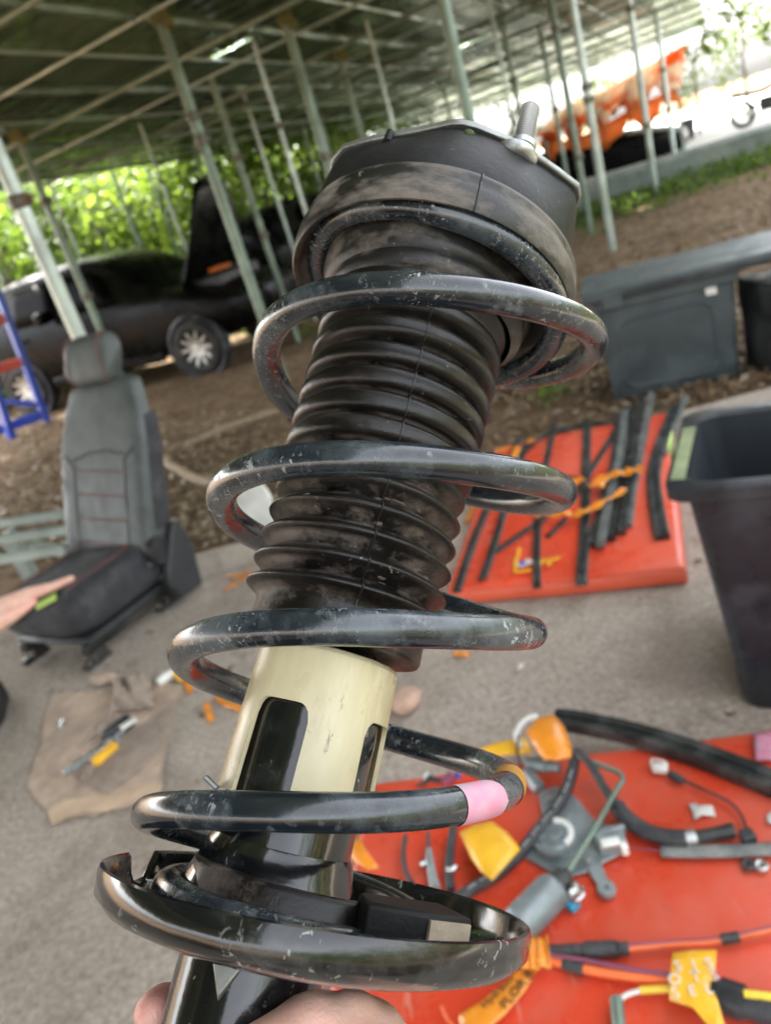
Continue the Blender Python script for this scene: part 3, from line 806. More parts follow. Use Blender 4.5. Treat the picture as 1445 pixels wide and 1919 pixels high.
def far_pt(px, d):
    d = float(d)
    # bearing of this column at the horizon
    lo, hi = -600.0, 1900.0
    for _ in range(50):
        m_ = (lo+hi)/2
        if ray(px, m_).z > 0: lo = m_
        else: hi = m_
    v = ray(px, lo); n_ = math.hypot(v.x, v.y); return (v.x/n_*d, v.y/n_*d)
kinds = ['leaf_light', 'leaf_mid', 'leaf_light', 'leaf_mid', 'leaf_dark']
TR = [(-60, 13.6, 2.4, 'broad leaved young tree at the left edge beyond the car roof', 1), (40, 15.0, 2.8, 'pale green bush tree behind the thick white post', 0),
      (110, 16.5, 3.2, 'mid green tree second from the left behind the black car', 1), (190, 15.5, 2.6, 'light green shrubby tree behind the cabin of the black car', 2),
      (262, 18.0, 3.4, 'slender tree with bare lower trunk behind the black car', 3), (325, 16.2, 2.9, 'bright green tree left of the raised black bonnet', 0),
      (390, 17.5, 3.3, 'tree with thin dark trunk just behind the raised bonnet', 1), (465, 16.0, 2.9, 'bright leafy tree right of the raised black bonnet', 2),
      (540, 17.4, 3.2, 'green tree left of the strut beyond the scrap heap', 1), (610, 19.0, 3.0, 'light green tree showing beside the top mount of the strut', 0),
      (700, 21.0, 3.4, 'distant tree hidden behind the top of the strut', 1)]
for px, d, h, lab, kd_ in TR:
    x, y = far_pt(px, d)
    tree(lab, (x, y), h, [(h*.32, 1.5, .75), (h*.62, 1.35, .8), (h*.92, 1.1, .6)], kinds[kd_], cr=1.3, k=15, per=46, leaf=.20, trunk=.06, lean=(FR.uniform(-.12, .12), .04))
for px, d, h, lab in ((-330, 15.0, 8.0, 'tall broad tree added out of view to shade the car, beyond the left edge of the shed'),):
    x, y = far_pt(px, d); tree(lab, (x, y), h, [(h*.66, 1.9, .8), (h*.82, 2.0, .9), (h*.97, 1.5, .7)], 'leaf_mid', cr=1.7, k=18, per=52, leaf=.30, trunk=.12, lean=(.03, 0))  # unseen tree, added to keep the sun off the black car's rear
# undergrowth and the wood beyond
b = MB(); P = []
for px in np.linspace(-200, 760, 150):
    for d in (13.2, 14.6, 17, 20):
        x, y = far_pt(px+FR.uniform(-6, 6), d+FR.uniform(-.5, .5)+(2.0 if px > 430 else 0)); P.append(np.array([x, y, FR.uniform(0, .5)])+FR.normal(size=(34, 3))*np.array([.35, .35, .25]))
P = np.concatenate(P); leaf_cloud(b, P, FR.uniform(.09, .2, len(P)), .8, FR)
struct('undergrowth', b, 'leaf_mid', kind='stuff', sharp=0, recalc=False)
b = MB(); P = []
for px in np.linspace(-350, 820, 120):
    for z in np.linspace(.2, 9, 13):
        x, y = far_pt(px+FR.uniform(-8, 8), 27+FR.uniform(-2.5, 2.5)+z*.2); P.append(np.array([x, y, z])+FR.normal(size=(15, 3))*np.array([.55, .55, .5]))
P = np.concatenate(P); leaf_cloud(b, P, FR.uniform(.3, .55, len(P)), .8, FR)
struct('far_wood', b, 'leaf_mid', kind='stuff', sharp=0, recalc=False)
b = MB(); P = []                                  # the green edge of the plot behind the photographer
for a_ in np.linspace(-16, 16, 120):
    for z in (.1, .4, .8, 1.2, 1.6, 2.0):
        q = AV*float(a_+FR.uniform(-.2, .2))+BV*float(-3.4+FR.uniform(-.4, .4)); P.append(np.array([q.x, q.y, z])+FR.normal(size=(16, 3))*np.array([.35, .35, .3]))
P = np.concatenate(P); leaf_cloud(b, P, FR.uniform(.14, .3, len(P)), .8, FR)
struct('hedge_row', b, 'leaf_mid', kind='stuff', sharp=0, recalc=False)
# thin saplings that stripe the undergrowth
for i, (px, d) in enumerate(((30, 13.2), (95, 14.0), (158, 14.6), (228, 14.2), (275, 15.5), (420, 15.5), (500, 16.0), (575, 17.0))):
    x, y = far_pt(px, d); b = MB().tube(curve_pts([(x, y, -.05), (x+FR.uniform(-.1, .1), y, 1.1), (x+FR.uniform(-.3, .3), y, 2.6)], 5), [.03-.0018*j for j in range(11)], 6)
    tag(build('sapling', b, 'bark'), ('leftmost thin bare sapling, at the left edge of the undergrowth', 'thin bare sapling just behind the thick pale post', 'thin bare sapling over the middle of the black car roof, right of two posts', 'thin bare sapling behind the windscreen of the black car',
        'thin bare sapling close to the left side of the raised bonnet', 'thin bare sapling hidden mostly behind the raised bonnet', 'thin bare sapling just right of the raised bonnet', 'rightmost thin bare sapling, beside the spring seat ring of the strut')[i], 'sapling', 'saplings in the undergrowth')
# plants beyond the kerb, against the bright yard
YT = [(1300, 26, 2.6, 'sunlit green sapling standing in the bright yard right of the orange tarpaulin', 'leaf_light'), (1400, 24, 4.2, 'leafy tree reaching in at the top right over the bright yard', 'leaf_light'),
      (960, 25, 2.4, 'small sunlit tree in the yard behind the stud of the strut', 'leaf_light'), (1120, 31, 2.6, 'pale green tree under the orange tarpaulin', 'leaf_light')]
for px, d, h, lab, mt in YT:
    x, y = far_pt(px, d); tree(lab, (x, y, .1), h, [(h*.55, .9, .5), (h*.85, .9, .45)], mt, cr=1.0, k=9, per=26, leaf=.17, trunk=.045, lean=(.05, 0))
# creeper hanging in from the upper right
b = MB(); t = thing('hanging_branch', 'thin leafy branch drooping across the white sky at the top right', 'branch', tuple(Vector((4.6, 7.4, 3.0))))
def at(px, py, d): 
    v = ray(px, py); return CP+v*d
cp_ = curve_pts([at(1500, -40, 7.6), at(1380, 25, 8), at(1330, 60, 8.2), at(1300, 115, 8.4)], 8)
build('stem', MB().tube(cp_, .009, 6), 'bark', t)
c2 = curve_pts([at(1330, -30, 7.8), at(1400, 40, 8), at(1450, 75, 8.0)], 8); build('stem', MB().tube(c2, .006, 6), 'bark', t)
P = np.array([tuple(p) for p in cp_+c2 for _ in range(4)])+FR.normal(size=((len(cp_)+len(c2))*4, 3))*.06
leaf_cloud(b, P, FR.uniform(.06, .13, len(P)), .9, FR); build('foliage', b, 'leaf_light', t, sharp=0, recalc=False)
# verge along the kerb
b = MB(); P = []; 
for i in range(1500):
    s = FR.uniform(-6, 16); w_ = abs(FR.normal())*.8+.05; q = k0+kd*s-kn*(w_+.05)
    P.append([(q.x, q.y, FR.uniform(0, .16)*(1-.35*min(w_, 2)))]+FR.normal(size=(14, 3))*np.array([.12, .12, .04]))
P = np.concatenate(P); leaf_cloud(b, P, FR.uniform(.05, .13, len(P)), .8, FR)
struct('verge_plants', b, 'leaf_mid', kind='stuff', sharp=0, recalc=False)
# leaf litter
def litter(name, n, mat, fn, smin, smax):
    b = MB(); P = np.array([fn() for _ in range(n)]); leaf_cloud(b, P, FR.uniform(smin, smax, n), .18, FR, asp=.5); return struct(name, b, mat, kind='stuff', sharp=0, recalc=False)
def off_floor(px0, px1, py0, py1):
    while True:
        px = FR.uniform(px0, px1); py = FR.uniform(py0, py1); q = G(px, py, -.03)
        dd = (q-e0).cross(d).z
        if dd < -.08: return (q.x, q.y, gz(q.x, q.y)+FR.uniform(.005, .03))
d = (e1_-e0).normalized()
litter('leaf_litter', 3800, 'leaf_dry', lambda: off_floor(-80, 560, 770, 1060), .035, .08)
litter('leaf_litter', 4200, 'leaf_litter_brown', lambda: off_floor(-80, 1480, 340, 1060), .035, .075)
litter('leaf_litter', 5000, 'leaf_litter_brown', lambda: off_floor(900, 1500, 330, 760), .035, .08)
litter('leaf_litter', 900, 'leaf_dry', lambda: off_floor(900, 1500, 330, 800), .03, .08)
def on_floor():
    while True:
        q = G(FR.uniform(-60, 1460), FR.uniform(900, 1900), 0); dd = (q-e0).cross(d).z
        if dd > .03: return (q.x, q.y, FR.uniform(.001, .004))
b = MB(); P = np.array([on_floor() for _ in range(1500)]); leaf_cloud(b, P, FR.uniform(.002, .008, len(P))*FR.choice([1, 1, 1, 1.8], len(P)), .3, FR, asp=.8)
struct('floor_grit', b, 'leaf_dry', kind='stuff', sharp=0, recalc=False)
b = MB(); P = np.array([on_floor() for _ in range(45)])+np.array([0, 0, .004]); leaf_cloud(b, P, FR.uniform(.02, .05, len(P)), .12, FR, asp=.5)
struct('fallen_leaves', b, 'leaf_litter_brown', kind='stuff', sharp=0, recalc=False)
for i, (pts, r, lab) in enumerate((([(300, 860), (390, 905), (480, 880), (570, 812)], .035, 'long pale root lying on the dirt behind the seat'),
                    ([(350, 832), (430, 800), (520, 770)], .028, 'bleached twisted root between the seat and the black car'),
                    ([(20, 885), (60, 862), (105, 838)], .025, 'pale stick on the dirt left of the seat'))):
    b = MB().tube(curve_pts([G(*p, .01) for p in pts], 6), [r*(1-.5*abs(j/18-.4)) for j in range((len(pts)-1)*6+1)], 8)
    solo('tree_root', lab, 'root', b, 'root_wood')
for px, py, lab in ((985, 715, 'small green weed growing right of the ribbed boot'), (1035, 742, 'larger green weed by the red panel with black strips'), (578, 628, 'green weed seen inside the top coil of the spring')):
    p = G(px, py, -.03); b = MB(); P = np.array([tuple(p)])+FR.normal(size=(60, 3))*np.array([.07, .07, .035])+np.array([0, 0, .06]); leaf_cloud(b, P, FR.uniform(.04, .08, 60), .7, FR)
    t = thing('weed', lab, 'weed', tuple(p)); build('stem', MB().tube([p, p+Vector((.01, 0, .08))], .004, 5), 'bark', t); build('foliage', b, 'leaf_light', t, sharp=0, recalc=False)['kind'] = 'stuff'
# orange tarpaulin strung over the far yard
def tarp_at(px, py, d=22):
    x, y = far_pt(px, d); return up_at((x, y), px, py)
g = []; top = [(1000, 255), (1060, 200), (1130, 172), (1200, 130), (1285, 82)]; low = [(1012, 262), (1065, 262), (1120, 240), (1190, 200), (1268, 165)]
tp = curve_pts([tarp_at(*p, 24) for p in top], 8); lp = curve_pts([tarp_at(*p, 21) for p in low], 8)
for j in range(7):
    f_ = j/6; row = []
    for i in range(len(tp)):
        q = tp[i].lerp(lp[i], f_); q.z += .16*math.sin(i*.9+f_*2)*(f_**.5)-.25*f_*(1-f_)+.12*math.sin(i*2.1)*f_; row.append(q)
    g.append(row)
t = thing('orange_tarpaulin', 'sunlit orange tarpaulin awning with sagging folds in the far yard', 'tarpaulin', tuple(tp[0]))
build('canopy', MB().patch(g), 'glare_tarp', t, solid=.01, sharp=60)
g2 = [[p+Vector((0, 0, 0)) for p in lp], [p+Vector((.10*math.sin(i), .1*math.cos(i*.7), -.12-.30*abs(math.sin(i*.41+.4))**3-.18*abs(math.sin(i*1.3)))) for i, p in enumerate(lp)]]
build('hanging_edge', MB().patch(g2), 'orange_tarp', t, solid=.01, sharp=60)
for i in (2, 14, 26, 32):
    p = lp[min(i, len(lp)-1)]; build('pole', MB().tube([Vector((p.x, p.y, .1)), p], .03, 8), 'galvanised', t)
# dark scrap vehicle and drums by the kerb
def wheel(parent, c, axis_y, R=.36, w=.23, spokes=10, rim_mat='alloy'):
    """a tyre and an alloy rim in the parent's own axes, turning about Y"""
    M = Matrix.Translation(c) @ Matrix.Rotation(math.pi/2*(-axis_y), 4, 'X')
    wh = build('wheel', MB().lathe([(R*.55, -w/2+.03), (R*.62, -w/2), (R*.9, -w/2), (R*.985, -w/2+.03), (R, -w*.2), (R, w*.2), (R*.985, w/2-.03), (R*.9, w/2), (R*.66, w/2), (R*.60, w/2-.02), (R*.55, -w/2+.03)], 40, M=M), 'tyre_rubber', parent, local=True, sharp=50)
    rm = MB().lathe([(R*.66, w/2+.001), (R*.66, w/2-.012), (R*.60, w/2-.03), (R*.57, -w/2+.04), (R*.3, -w/2+.04), (0, -w/2+.04)], 40, M=M)
    build('rim', rm, 'alloy', wh, local=True, sharp=40)
    sp_ = MB(); sp_.lathe([(0, w/2-.005), (R*.10, w/2-.008), (R*.13, w/2-.03), (R*.13, w/2-.06), (0, w/2-.06)], 20, M=M)
    for k in range(spokes):
        a = 2*math.pi*k/spokes; Rm = Matrix.Rotation(a, 4, 'Z')
        vs = [M @ Rm @ Vector(q) for q in ((R*.10, -.022, w/2-.055), (R*.10, .022, w/2-.055), (R*.10, .022, w/2-.02), (R*.10, -.022, w/2-.02),
              (R*.62, -.014, w/2-.04), (R*.62, .014, w/2-.04), (R*.62, .014, w/2-.006), (R*.62, -.014, w/2-.006))]
        sp_.add(vs, [(0, 1, 2, 3), (7, 6, 5, 4), (0, 4, 5, 1), (1, 5, 6, 2), (2, 6, 7, 3), (3, 7, 4, 0)])
    build('spokes', sp_, rim_mat, wh, local=True, sharp=40)
    return wh
def car(label, M, sects, wheels, roofs, R=.36, name='parked_car', glass=True):
    """sects: x, half width, sill, belt, roof height, roof half width"""
    t = thing(name, label, 'car', M=M)
    rings = []
    for x, hw, z0, zb, zr, rw in sects:
        zr = max(zr, zb+.02)
        half = [(hw*.86, z0), (hw*.97, z0+.10), (hw, z0+(zb-z0)*.5), (hw*.985, zb-.05), (hw*.95, zb), (rw*1.02, zb+(zr-zb)*.55), (rw*.96, zr-.05), (rw*.7, zr), (0, zr+.012)]
        ring = [Vector((x, y, z)) for y, z in half]+[Vector((x, -y, z)) for y, z in reversed(half[:-1])]
        rings.append(ring)
    build('body', MB().rings(rings), 'car_paint', t, local=True, sharp=35, sub=1)
    hwm = max(s[1] for s in sects)
    for x in wheels:
        for s in (-1, 1):
            M_ = Matrix.Translation((x, s*(hwm-.10), R)) @ Matrix.Rotation(math.pi/2*(-s), 4, 'X')
            build('wheel_arch', MB().lathe([(R*1.02, -.05), (R*1.16, -.05), (R*1.20, .09), (R*1.13, .105), (R*1.02, .09), (R*1.02, -.05)], 40, M=M_), 'black_plastic', t, local=True)
            wheel(t, (x, s*(hwm-.09), R), s, R)
    for s in (-1, 1):
        for (x0, x1, tl, tr) in roofs:
            def side(x, f):
                i = max(j for j in range(len(sects)-1) if sects[j][0] <= x+1e-6); a, b_ = sects[i], sects[i+1]; u = (x-a[0])/(b_[0]-a[0])
                v = [a[j]*(1-u)+b_[j]*u for j in range(6)]; zb, zr = v[3], v[4]; y = v[1]*.95*(1-f)+v[5]*f*1.0
                return Vector((x, s*(y+.012), zb+.03+(zr-zb-.10)*f))
            g = [[side(x0+(x1-x0)*i/4+(tl*(1-i/4)+tr*(i/4))*f, f) for i in range(5)] for f in (0, .3, .6, .85)]
            build('window', MB().patch(g), 'car_glass', t, local=True, solid=.012)
        f0 = sects[-2]; build('headlight', MB().ball((f0[0]-.10, s*f0[1]*.72, f0[3]-.16), .16, 12, (1.2, .8, .55)), 'headlamp', t, local=True)
        build('mirror', MB().box((roofs[0][1]-.1, s*(hwm+.10), sects[3][3]+.06), (.12, .2, .15)), 'car_paint', t, local=True, bevel=.03)
        build('door_handle', MB().box((roofs[0][0]+.2, s*(hwm+.01), sects[3][3]-.15), (.2, .03, .035)), 'car_paint', t, local=True, bevel=.008)
        if wheels: build('side_skirt', MB().box(((wheels[0]+wheels[1])/2, s*(hwm-.02), sects[2][2]+.03), (wheels[1]-wheels[0]-.95, .06, .12)), 'car_paint', t, local=True, bevel=.02)
    return t
# the black car standing open behind the seat
wf, wr = G(385, 700, -.03), G(72, 772, -.03)
fx = (wf-wr).normalized(); wf = wf+Vector((fx.y, -fx.x, 0))*0
WB = 2.75
mid_y = Vector((-fx.y, fx.x, 0))
org = wf-fx*(WB-.10)+mid_y*.80; org.z = -.03
CM = frame(org, fx, mid_y)
S = [(-.95, .60, .50, .95, 1.30, .5), (-.92, .80, .40, 1.06, 1.42, .62), (-.45, .90, .30, 1.08, 1.58, .68), (.15, .91, .26, 1.06, 1.64, .68), (1.0, .92, .24, 1.04, 1.66, .68), (1.75, .92, .24, 1.02, 1.56, .66),
     (2.25, .91, .25, 1.02, 1.12, .64), (2.75, .90, .30, .96, 1.00, .62), (3.30, .84, .33, .84, .88, .6), (3.52, .66, .40, .72, .76, .5)]
blk = car('black car with its bonnet raised, parked on the dirt behind the seat', CM, S, (0, WB), [(.05, .95, .1, 0), (1.02, 1.85, 0, -.32)], R=.325)
# raised bonnet
bm_ = MB(); g = []
for i in range(8):
    u = i/7; row = []
    for j in range(7):
        v = (j/6-.5); w_ = .68-.34*u**1.4; x = 2.66+.42*u+.16*math.sin(u*math.pi)*.6; z = 1.00+1.05*u-.05*(2*v)**2+.03*math.sin(u*3)
        row.append(Vector((x, v*2*w_*(1-.25*max(0, u-.75)*4*abs(v)), z)))
    g.append(row)
build('bonnet', bm_.patch(g), 'car_paint', blk, local=True, solid=.03, sharp=50)
build('bonnet_stay', MB().tube([(3.1, .5, .95), (2.55, .52, 1.7)], .008, 6), 'steel_dark', blk, local=True)
build('engine', MB().box((2.75, 0, .92), (.7, 1.0, .22)).box((2.6, .3, 1.04), (.35, .3, .1)), 'black_plastic', blk, local=True, bevel=.04)
p = CM @ Vector((3.05, -.35, 1.08)); b = MB().box((0, 0, 0), (.24, .14, .05), Matrix.Rotation(.6, 3, 'Z')); b.v = [v+p for v in b.v]
solo('orange_box', 'flat orange packet lying in the engine bay under the raised bonnet', 'packet', b, 'orange_tarp', bevel=.01)
# a second dark car beyond it and a wreck by the kerb
x, y = far_pt(560, 14.5); M2_ = frame((x, y, -.03), (.55, .83, 0), (-.83, .55, 0))
car('second dark car half hidden behind the black car, right of its bonnet', M2_ @ Matrix.Translation((-1.2, 0, 0)), S, (0, WB), [(.05, .95, .1, 0), (1.02, 1.85, 0, -.32)], R=.345)
q = G(1120, 330, .1); M3_ = frame((q.x, q.y, .0), (.85, -.52, 0), (.52, .85, 0))
S2 = [(a_, b_, c_, d_, min(e_, d_+.12), f_) for a_, b_, c_, d_, e_, f_ in S]
car('low dark wreck without cabin or wheels beside the bright yard', M3_ @ Matrix.Translation((-1.4, .6, -.2)), S2, (), [(.05, .95, .1, 0)], R=.33, name='wrecked_car')
# potted plants on the kerb
for px, py, h, lab in ((1237, 268, .42, 'dark plant pot with bare stem on the yard side of the kerb'), (1292, 262, .50, 'taller dark plant pot with green sprout beside the kerb')):
    p = G(px, py, .14)
    t = thing('plant_pot', lab, 'plant pot', (p.x, p.y, .14))
    b = MB().lathe([(0, .14), (.15, .14), (.21, .14+h), (.22, .14+h), (.22, .17+h), (.18, .17+h), (.17, .12+h), (0, .12+h)], 20, M=Matrix.Translation((p.x, p.y, 0)))
    build('pot', b, 'pot_black', t)
    b = MB(); P = np.array([[p.x, p.y, .3+h]])+FR.normal(size=(50, 3))*np.array([.10, .10, .22]); leaf_cloud(b, P, FR.uniform(.08, .16, 50), .9, FR); build('foliage', b, 'leaf_light', t, sharp=0, recalc=False)
# motorcycle at the right edge
p = G(1396, 240, .14); MM = frame((p.x, p.y, .14), (.75, -.66, 0), (.66, .75, 0))
t = thing('motorcycle', 'dark motorcycle parked in the bright yard at the right edge', 'motorcycle', M=MM)
for x in (0, 1.25):
    M_ = Matrix.Translation((x, 0, .30)) @ Matrix.Rotation(math.pi/2, 4, 'X')
    wh = build('wheel', MB().lathe([(.22, -.05), (.30, -.03), (.30, .03), (.22, .05), (.20, 0), (.22, -.05)], 28, M=M_), 'tyre_rubber', t, local=True)
    b = MB()
    for k in range(6): a_ = k*math.pi/3; b.bar(M_ @ Vector((.02*math.cos(a_), .02*math.sin(a_), 0)), M_ @ Vector((.22*math.cos(a_), .22*math.sin(a_), 0)), .02, .02)
    build('spokes', b, 'alloy', wh, local=True)
build('frame', MB().tube(curve_pts([(0, 0, .3), (.3, 0, .42), (.7, 0, .45), (1.0, 0, .75), (1.08, 0, .85)], 6), .04, 8).box((.6, 0, .42), (.4, .25, .3)), 'steel_dark', t, local=True, bevel=.02)
build('seat', MB().tube(curve_pts([(-.25, 0, .78), (.1, 0, .74), (.5, 0, .72), (.75, 0, .80)], 5), [.05]+[.10]*14+[.08], 10, flat=.6), 'black_plastic', t, local=True)
build('fairing', MB().rings([[Vector((x, y*w, z)) for y, z in ((-1, z0), (-.9, z0+.25), (0, z0+.34), (.9, z0+.25), (1, z0))] for x, w, z0 in ((.72, .16, .5), (.95, .2, .6), (1.15, .12, .72))]), 'car_paint', t, local=True, sub=1)
build('fork', MB().tube([(1.25, .09, .3), (1.05, .09, .95)], .022, 8).tube([(1.25, -.09, .3), (1.05, -.09, .95)], .022, 8), 'steel_bright', t, local=True)
build('handlebar', MB().tube([(.95, .36, 1.0), (1.04, .15, .98), (1.04, -.15, .98), (.95, -.36, 1.0)], .016, 8), 'steel_dark', t, local=True)
for s in (-1, 1): build('mirror', MB().tube([(.97, s*.25, 1.0), (.98, s*.3, 1.16)], .008, 6).ball((.98, s*.31, 1.19), .06, 10, (.3, 1, .7)), 'black_plastic', t, local=True)

# ================================================================ car seat
sf = Vector((-.544, -.839, 0)).normalized(); sl = Vector((-sf.y, sf.x, 0))
if sl.x > 0: sl = -sl
# x towards the seat's front, y across away from the camera
CMs = frame(Vector((-.905, 3.10, 0)), sf, sl if sf.cross(sl).z > 0 else -sl)
SGN = 1 if sf.cross(sl).z > 0 else -1
CMs = CMs @ Matrix.Rotation(math.radians(-2.0), 4, 'Y') @ Matrix.Scale(1.0, 4)      # it leans back a little
seat = thing('car_seat', 'grey leather car seat with red stitching standing on the floor at left', 'car seat', M=CMs)
Wd = .54
def Y(v): return SGN*v
def rounded(hw, hd, n=28, e=3.2):
    out = []
    for j in range(n):
        a = 2*math.pi*j/n; c, s = math.cos(a), math.sin(a)
        out.append((math.copysign(abs(c)**(2/e), c)*hd, math.copysign(abs(s)**(2/e), s)*hw))
    return out
def back_c(t): return Vector((.09-.25*t-.05*t*t, Y(Wd/2), .20+.74*t))
def bolster(y, t):    # the front face bulges at both sides
    u = abs(y)/.277; return .035*max(0, (u-.45)/.55)**1.2*(1-.55*t) if u > .45 else 0
def back_ring(t):
    hw = .272-.005*t if t < .65 else .269-.075*((t-.65)/.35)**1.6
    hd = .085-.025*t; c = back_c(t); ring = []
    for dx, dy in rounded(hw, hd): 
        ring.append(c+Vector((dx+(bolster(dy, t) if dx > 0 else 0), Y(dy), 0)))
    return ring
ts_ = [0, .03, .1, .2, .3, .4, .5, .6, .7, .8, .88, .94, .98, 1.0]
rings = [back_ring(t_) for t_ in ts_]
c = back_c(1.0); rings.append([c+(p-c)*.6+Vector((-.004, 0, .022)) for p in rings[-1]])
build('backrest', MB().rings(rings), 'seat_leather', seat, local=True, sharp=60, sub=1)
def on_back(y, t, off=.004):
    c = back_c(t); hd = .085-.025*t; hw = .272 if t < .65 else .269-.075*((t-.65)/.35)**1.6
    u = min(abs(y)/hw, .995); x = hd*(1-u**3.2)**(1/3.2); return c+Vector((x+bolster(y, t)+off, Y(y), 0))
for t_ in (.17, .30, .43, .56):
    build('red_seam', MB().tube([on_back(y, t_+.02*math.sin(y*6), .0015) for y in np.linspace(-.15, .15, 14).tolist()], .0035, 5), 'red_thread', seat, local=True)
for s in (-1, 1):
    build('panel_seam', MB().tube([on_back(s*(.155+.01*t_), t_, .001) for t_ in np.linspace(.04, .60, 12).tolist()]+[on_back(s*(.155+.09*(k/5)), .60+.08*k/5, .001) for k in range(1, 5)], .004, 5), 'seat_plastic', seat, local=True)
build('panel_seam', MB().tube([on_back(y, .66-.02*abs(y)*8 if abs(y) > .08 else .66, .001) for y in np.linspace(-.16, .16, 16).tolist()], .004, 5), 'seat_plastic', seat, local=True)
# side airbag cover and recliner
build('side_cover', MB().rings([[back_c(t_)+Vector((dx, Y(-(.274 if t_ < .65 else .271-.075*((t_-.65)/.35)**1.6)+.004*t_-o_), 0)) for dx, o_ in ((-.072+.02*t_, -.006), (-.055+.02*t_, .006), (.015-.01*t_, .006), (.035-.01*t_, -.006))] for t_ in np.linspace(.20, .80, 12).tolist()]), 'seat_fabric', seat, local=True, bevel=.004)
build('recliner_cover', MB().prism([(-.03, .08), (.11, .09), (.14, .17), (.12, .24), (.08, .29), (.04, .35), (.0, .40), (-.04, .39), (-.06, .27)], -.035, .012, frame((0, Y(-.005), -.05), (1, 0, 0), (0, 0, 1))), 'seat_plastic', seat, local=True, bevel=.012)
build('recliner_knob', MB().lathe([(0, .0), (.055, 0), (.062, .012), (.058, .045), (.03, .052), (0, .052)], 24, M=frame((.10, Y(-.02), .27), (1, 0, 0), (0, 0, 1)) @ Matrix.Rotation(0, 4, 'X')), 'black_plastic', seat, local=True)
# cushion
rings = []
for x, hw, zt, zb in ((.02, .22, .30, .14), (.06, .245, .32, .11), (.18, .25, .315, .10), (.34, .25, .312, .10), (.48, .25, .315, .10), (.56, .245, .305, .11), (.61, .23, .28, .13), (.635, .20, .25, .16)):
    ring = []
    for dz, dy in rounded(hw, (zt-zb)/2, 28, 3.4):
        z = (zt+zb)/2+dz+(.02*max(0, (abs(dy)/hw-.6)/.4) if dz > 0 else 0); ring.append(Vector((x, Y(Wd/2+dy), z)))
    for p in ring: p.x *= .90
    rings.append(ring)
build('cushion', MB().rings(rings), 'seat_fabric', seat, local=True, sharp=60, sub=1)
for s in (-1, 1): build('cushion_seam', MB().tube([Vector((x, Y(Wd/2+s*.165), z)) for x, z in ((.09, .325), (.18, .318), (.30, .314), (.43, .317), (.50, .306), (.54, .282))], .004, 5), 'red_thread', seat, local=True)
build('base_trim', MB().box((.29, Y(Wd/2), .100), (.50, .46, .03)), 'seat_plastic', seat, local=True, bevel=.015)
for yy in (.08, .46):
    build('slide_rail', MB().box((.29, Y(yy), .068), (.52, .045, .04)), 'steel_dark', seat, local=True, bevel=.006)
    for xx in (.08, .50):
        build('foot_bracket', MB().box((xx, Y(yy), .028), (.09, .07, .05), None, (.6, .7)).box((xx+.03, Y(yy), .008), (.10, .05, .016)), 'steel_dark', seat, local=True, bevel=.006)
        build('bolt', MB().lathe([(0, 0), (.014, 0), (.014, .010), (0, .012)], 6, M=Matrix.Translation((xx+.055, Y(yy), .016))), 'steel_bright', seat, local=True)
# headrest
c = back_c(1.0)+Vector((.01, 0, .110))
rings = []
for dy in np.linspace(-.145, .145, 13).tolist():
    k = max(.02, 1-(abs(dy)/.1455)**7)**.5
    rings.append([c+Vector((.01+(xx-.01)*(.6+.4*k)-.025*(zz/.1), Y(dy), zz*k)) for xx, zz in [(.062*math.copysign(abs(math.cos(a_))**.7, math.cos(a_)), .104*math.copysign(abs(math.sin(a_))**.7, math.sin(a_))) for a_ in [2*math.pi*j/20 for j in range(20)]]])
hr = build('headrest', MB().rings(rings), 'seat_leather', seat, local=True, sharp=60, sub=1)
for s in (-1, 1): build('headrest_seam', MB().tube([c+Vector((.064*abs(math.cos(a_))**.7-.025*math.sin(a_), Y(s*.105), .104*math.copysign(abs(math.sin(a_))**.7, math.sin(a_)))) for a_ in np.linspace(-1.2, 1.6, 14).tolist()], .003, 5), 'red_thread', hr, local=True)
for s in (-1, 1): build('headrest_post', MB().tube([c+Vector((-.01, Y(s*.06), -.02)), c+Vector((.0, Y(s*.06), -.16))], .0065, 8), 'steel_bright', seat, local=True)
pt = CMs @ (c+Vector((-.012, Y(-.06), -.075)))
b = MB().box((0, 0, 0), (.05, .03, .022), Matrix.Rotation(.4, 3, 'Z')); b.v = [v+pt for v in b.v]
solo('tape_tag', 'small orange tape wrapped round the headrest post of the seat', 'tape', b, 'orange_tape', bevel=.004)

# ================================================================ blue rack
def rk(px, py, base): return up_at(base, px, py)
f1, f2 = G(88, 790, -.03), G(22, 822, -.03)
rack = thing('blue_rack', 'blue steel rack with red cross bars at the left edge', 'rack', tuple(f1))
t1 = rk(-22, 505, f1+Vector((-.1, 0, 0)))
build('upright', MB().bar(f1, t1, .12, .07), 'blue_paint', rack, bevel=.008)
t2 = t1+(f2-f1)*.8; build('upright', MB().bar(f2, t2, .12, .07), 'blue_paint', rack, bevel=.008)
def on_(p, q, s): return p+(q-p)*s
dl = (f2-f1).normalized(); back = Vector((-.9, .35, 0))
for s in (.06, .42, .70): build('shelf_bar', MB().bar(on_(f1, t1, s)+Vector((.0, -.08, 0)), on_(f1, t1, s)+Vector((-1.6, -.55, 0)), .05, .11), 'rack_red' if s > .1 else 'blue_paint', rack, bevel=.008)
build('brace', MB().bar(on_(f1, t1, .12), on_(f2, t2, .38)+back*.9, .05, .05), 'blue_paint', rack, bevel=.006)

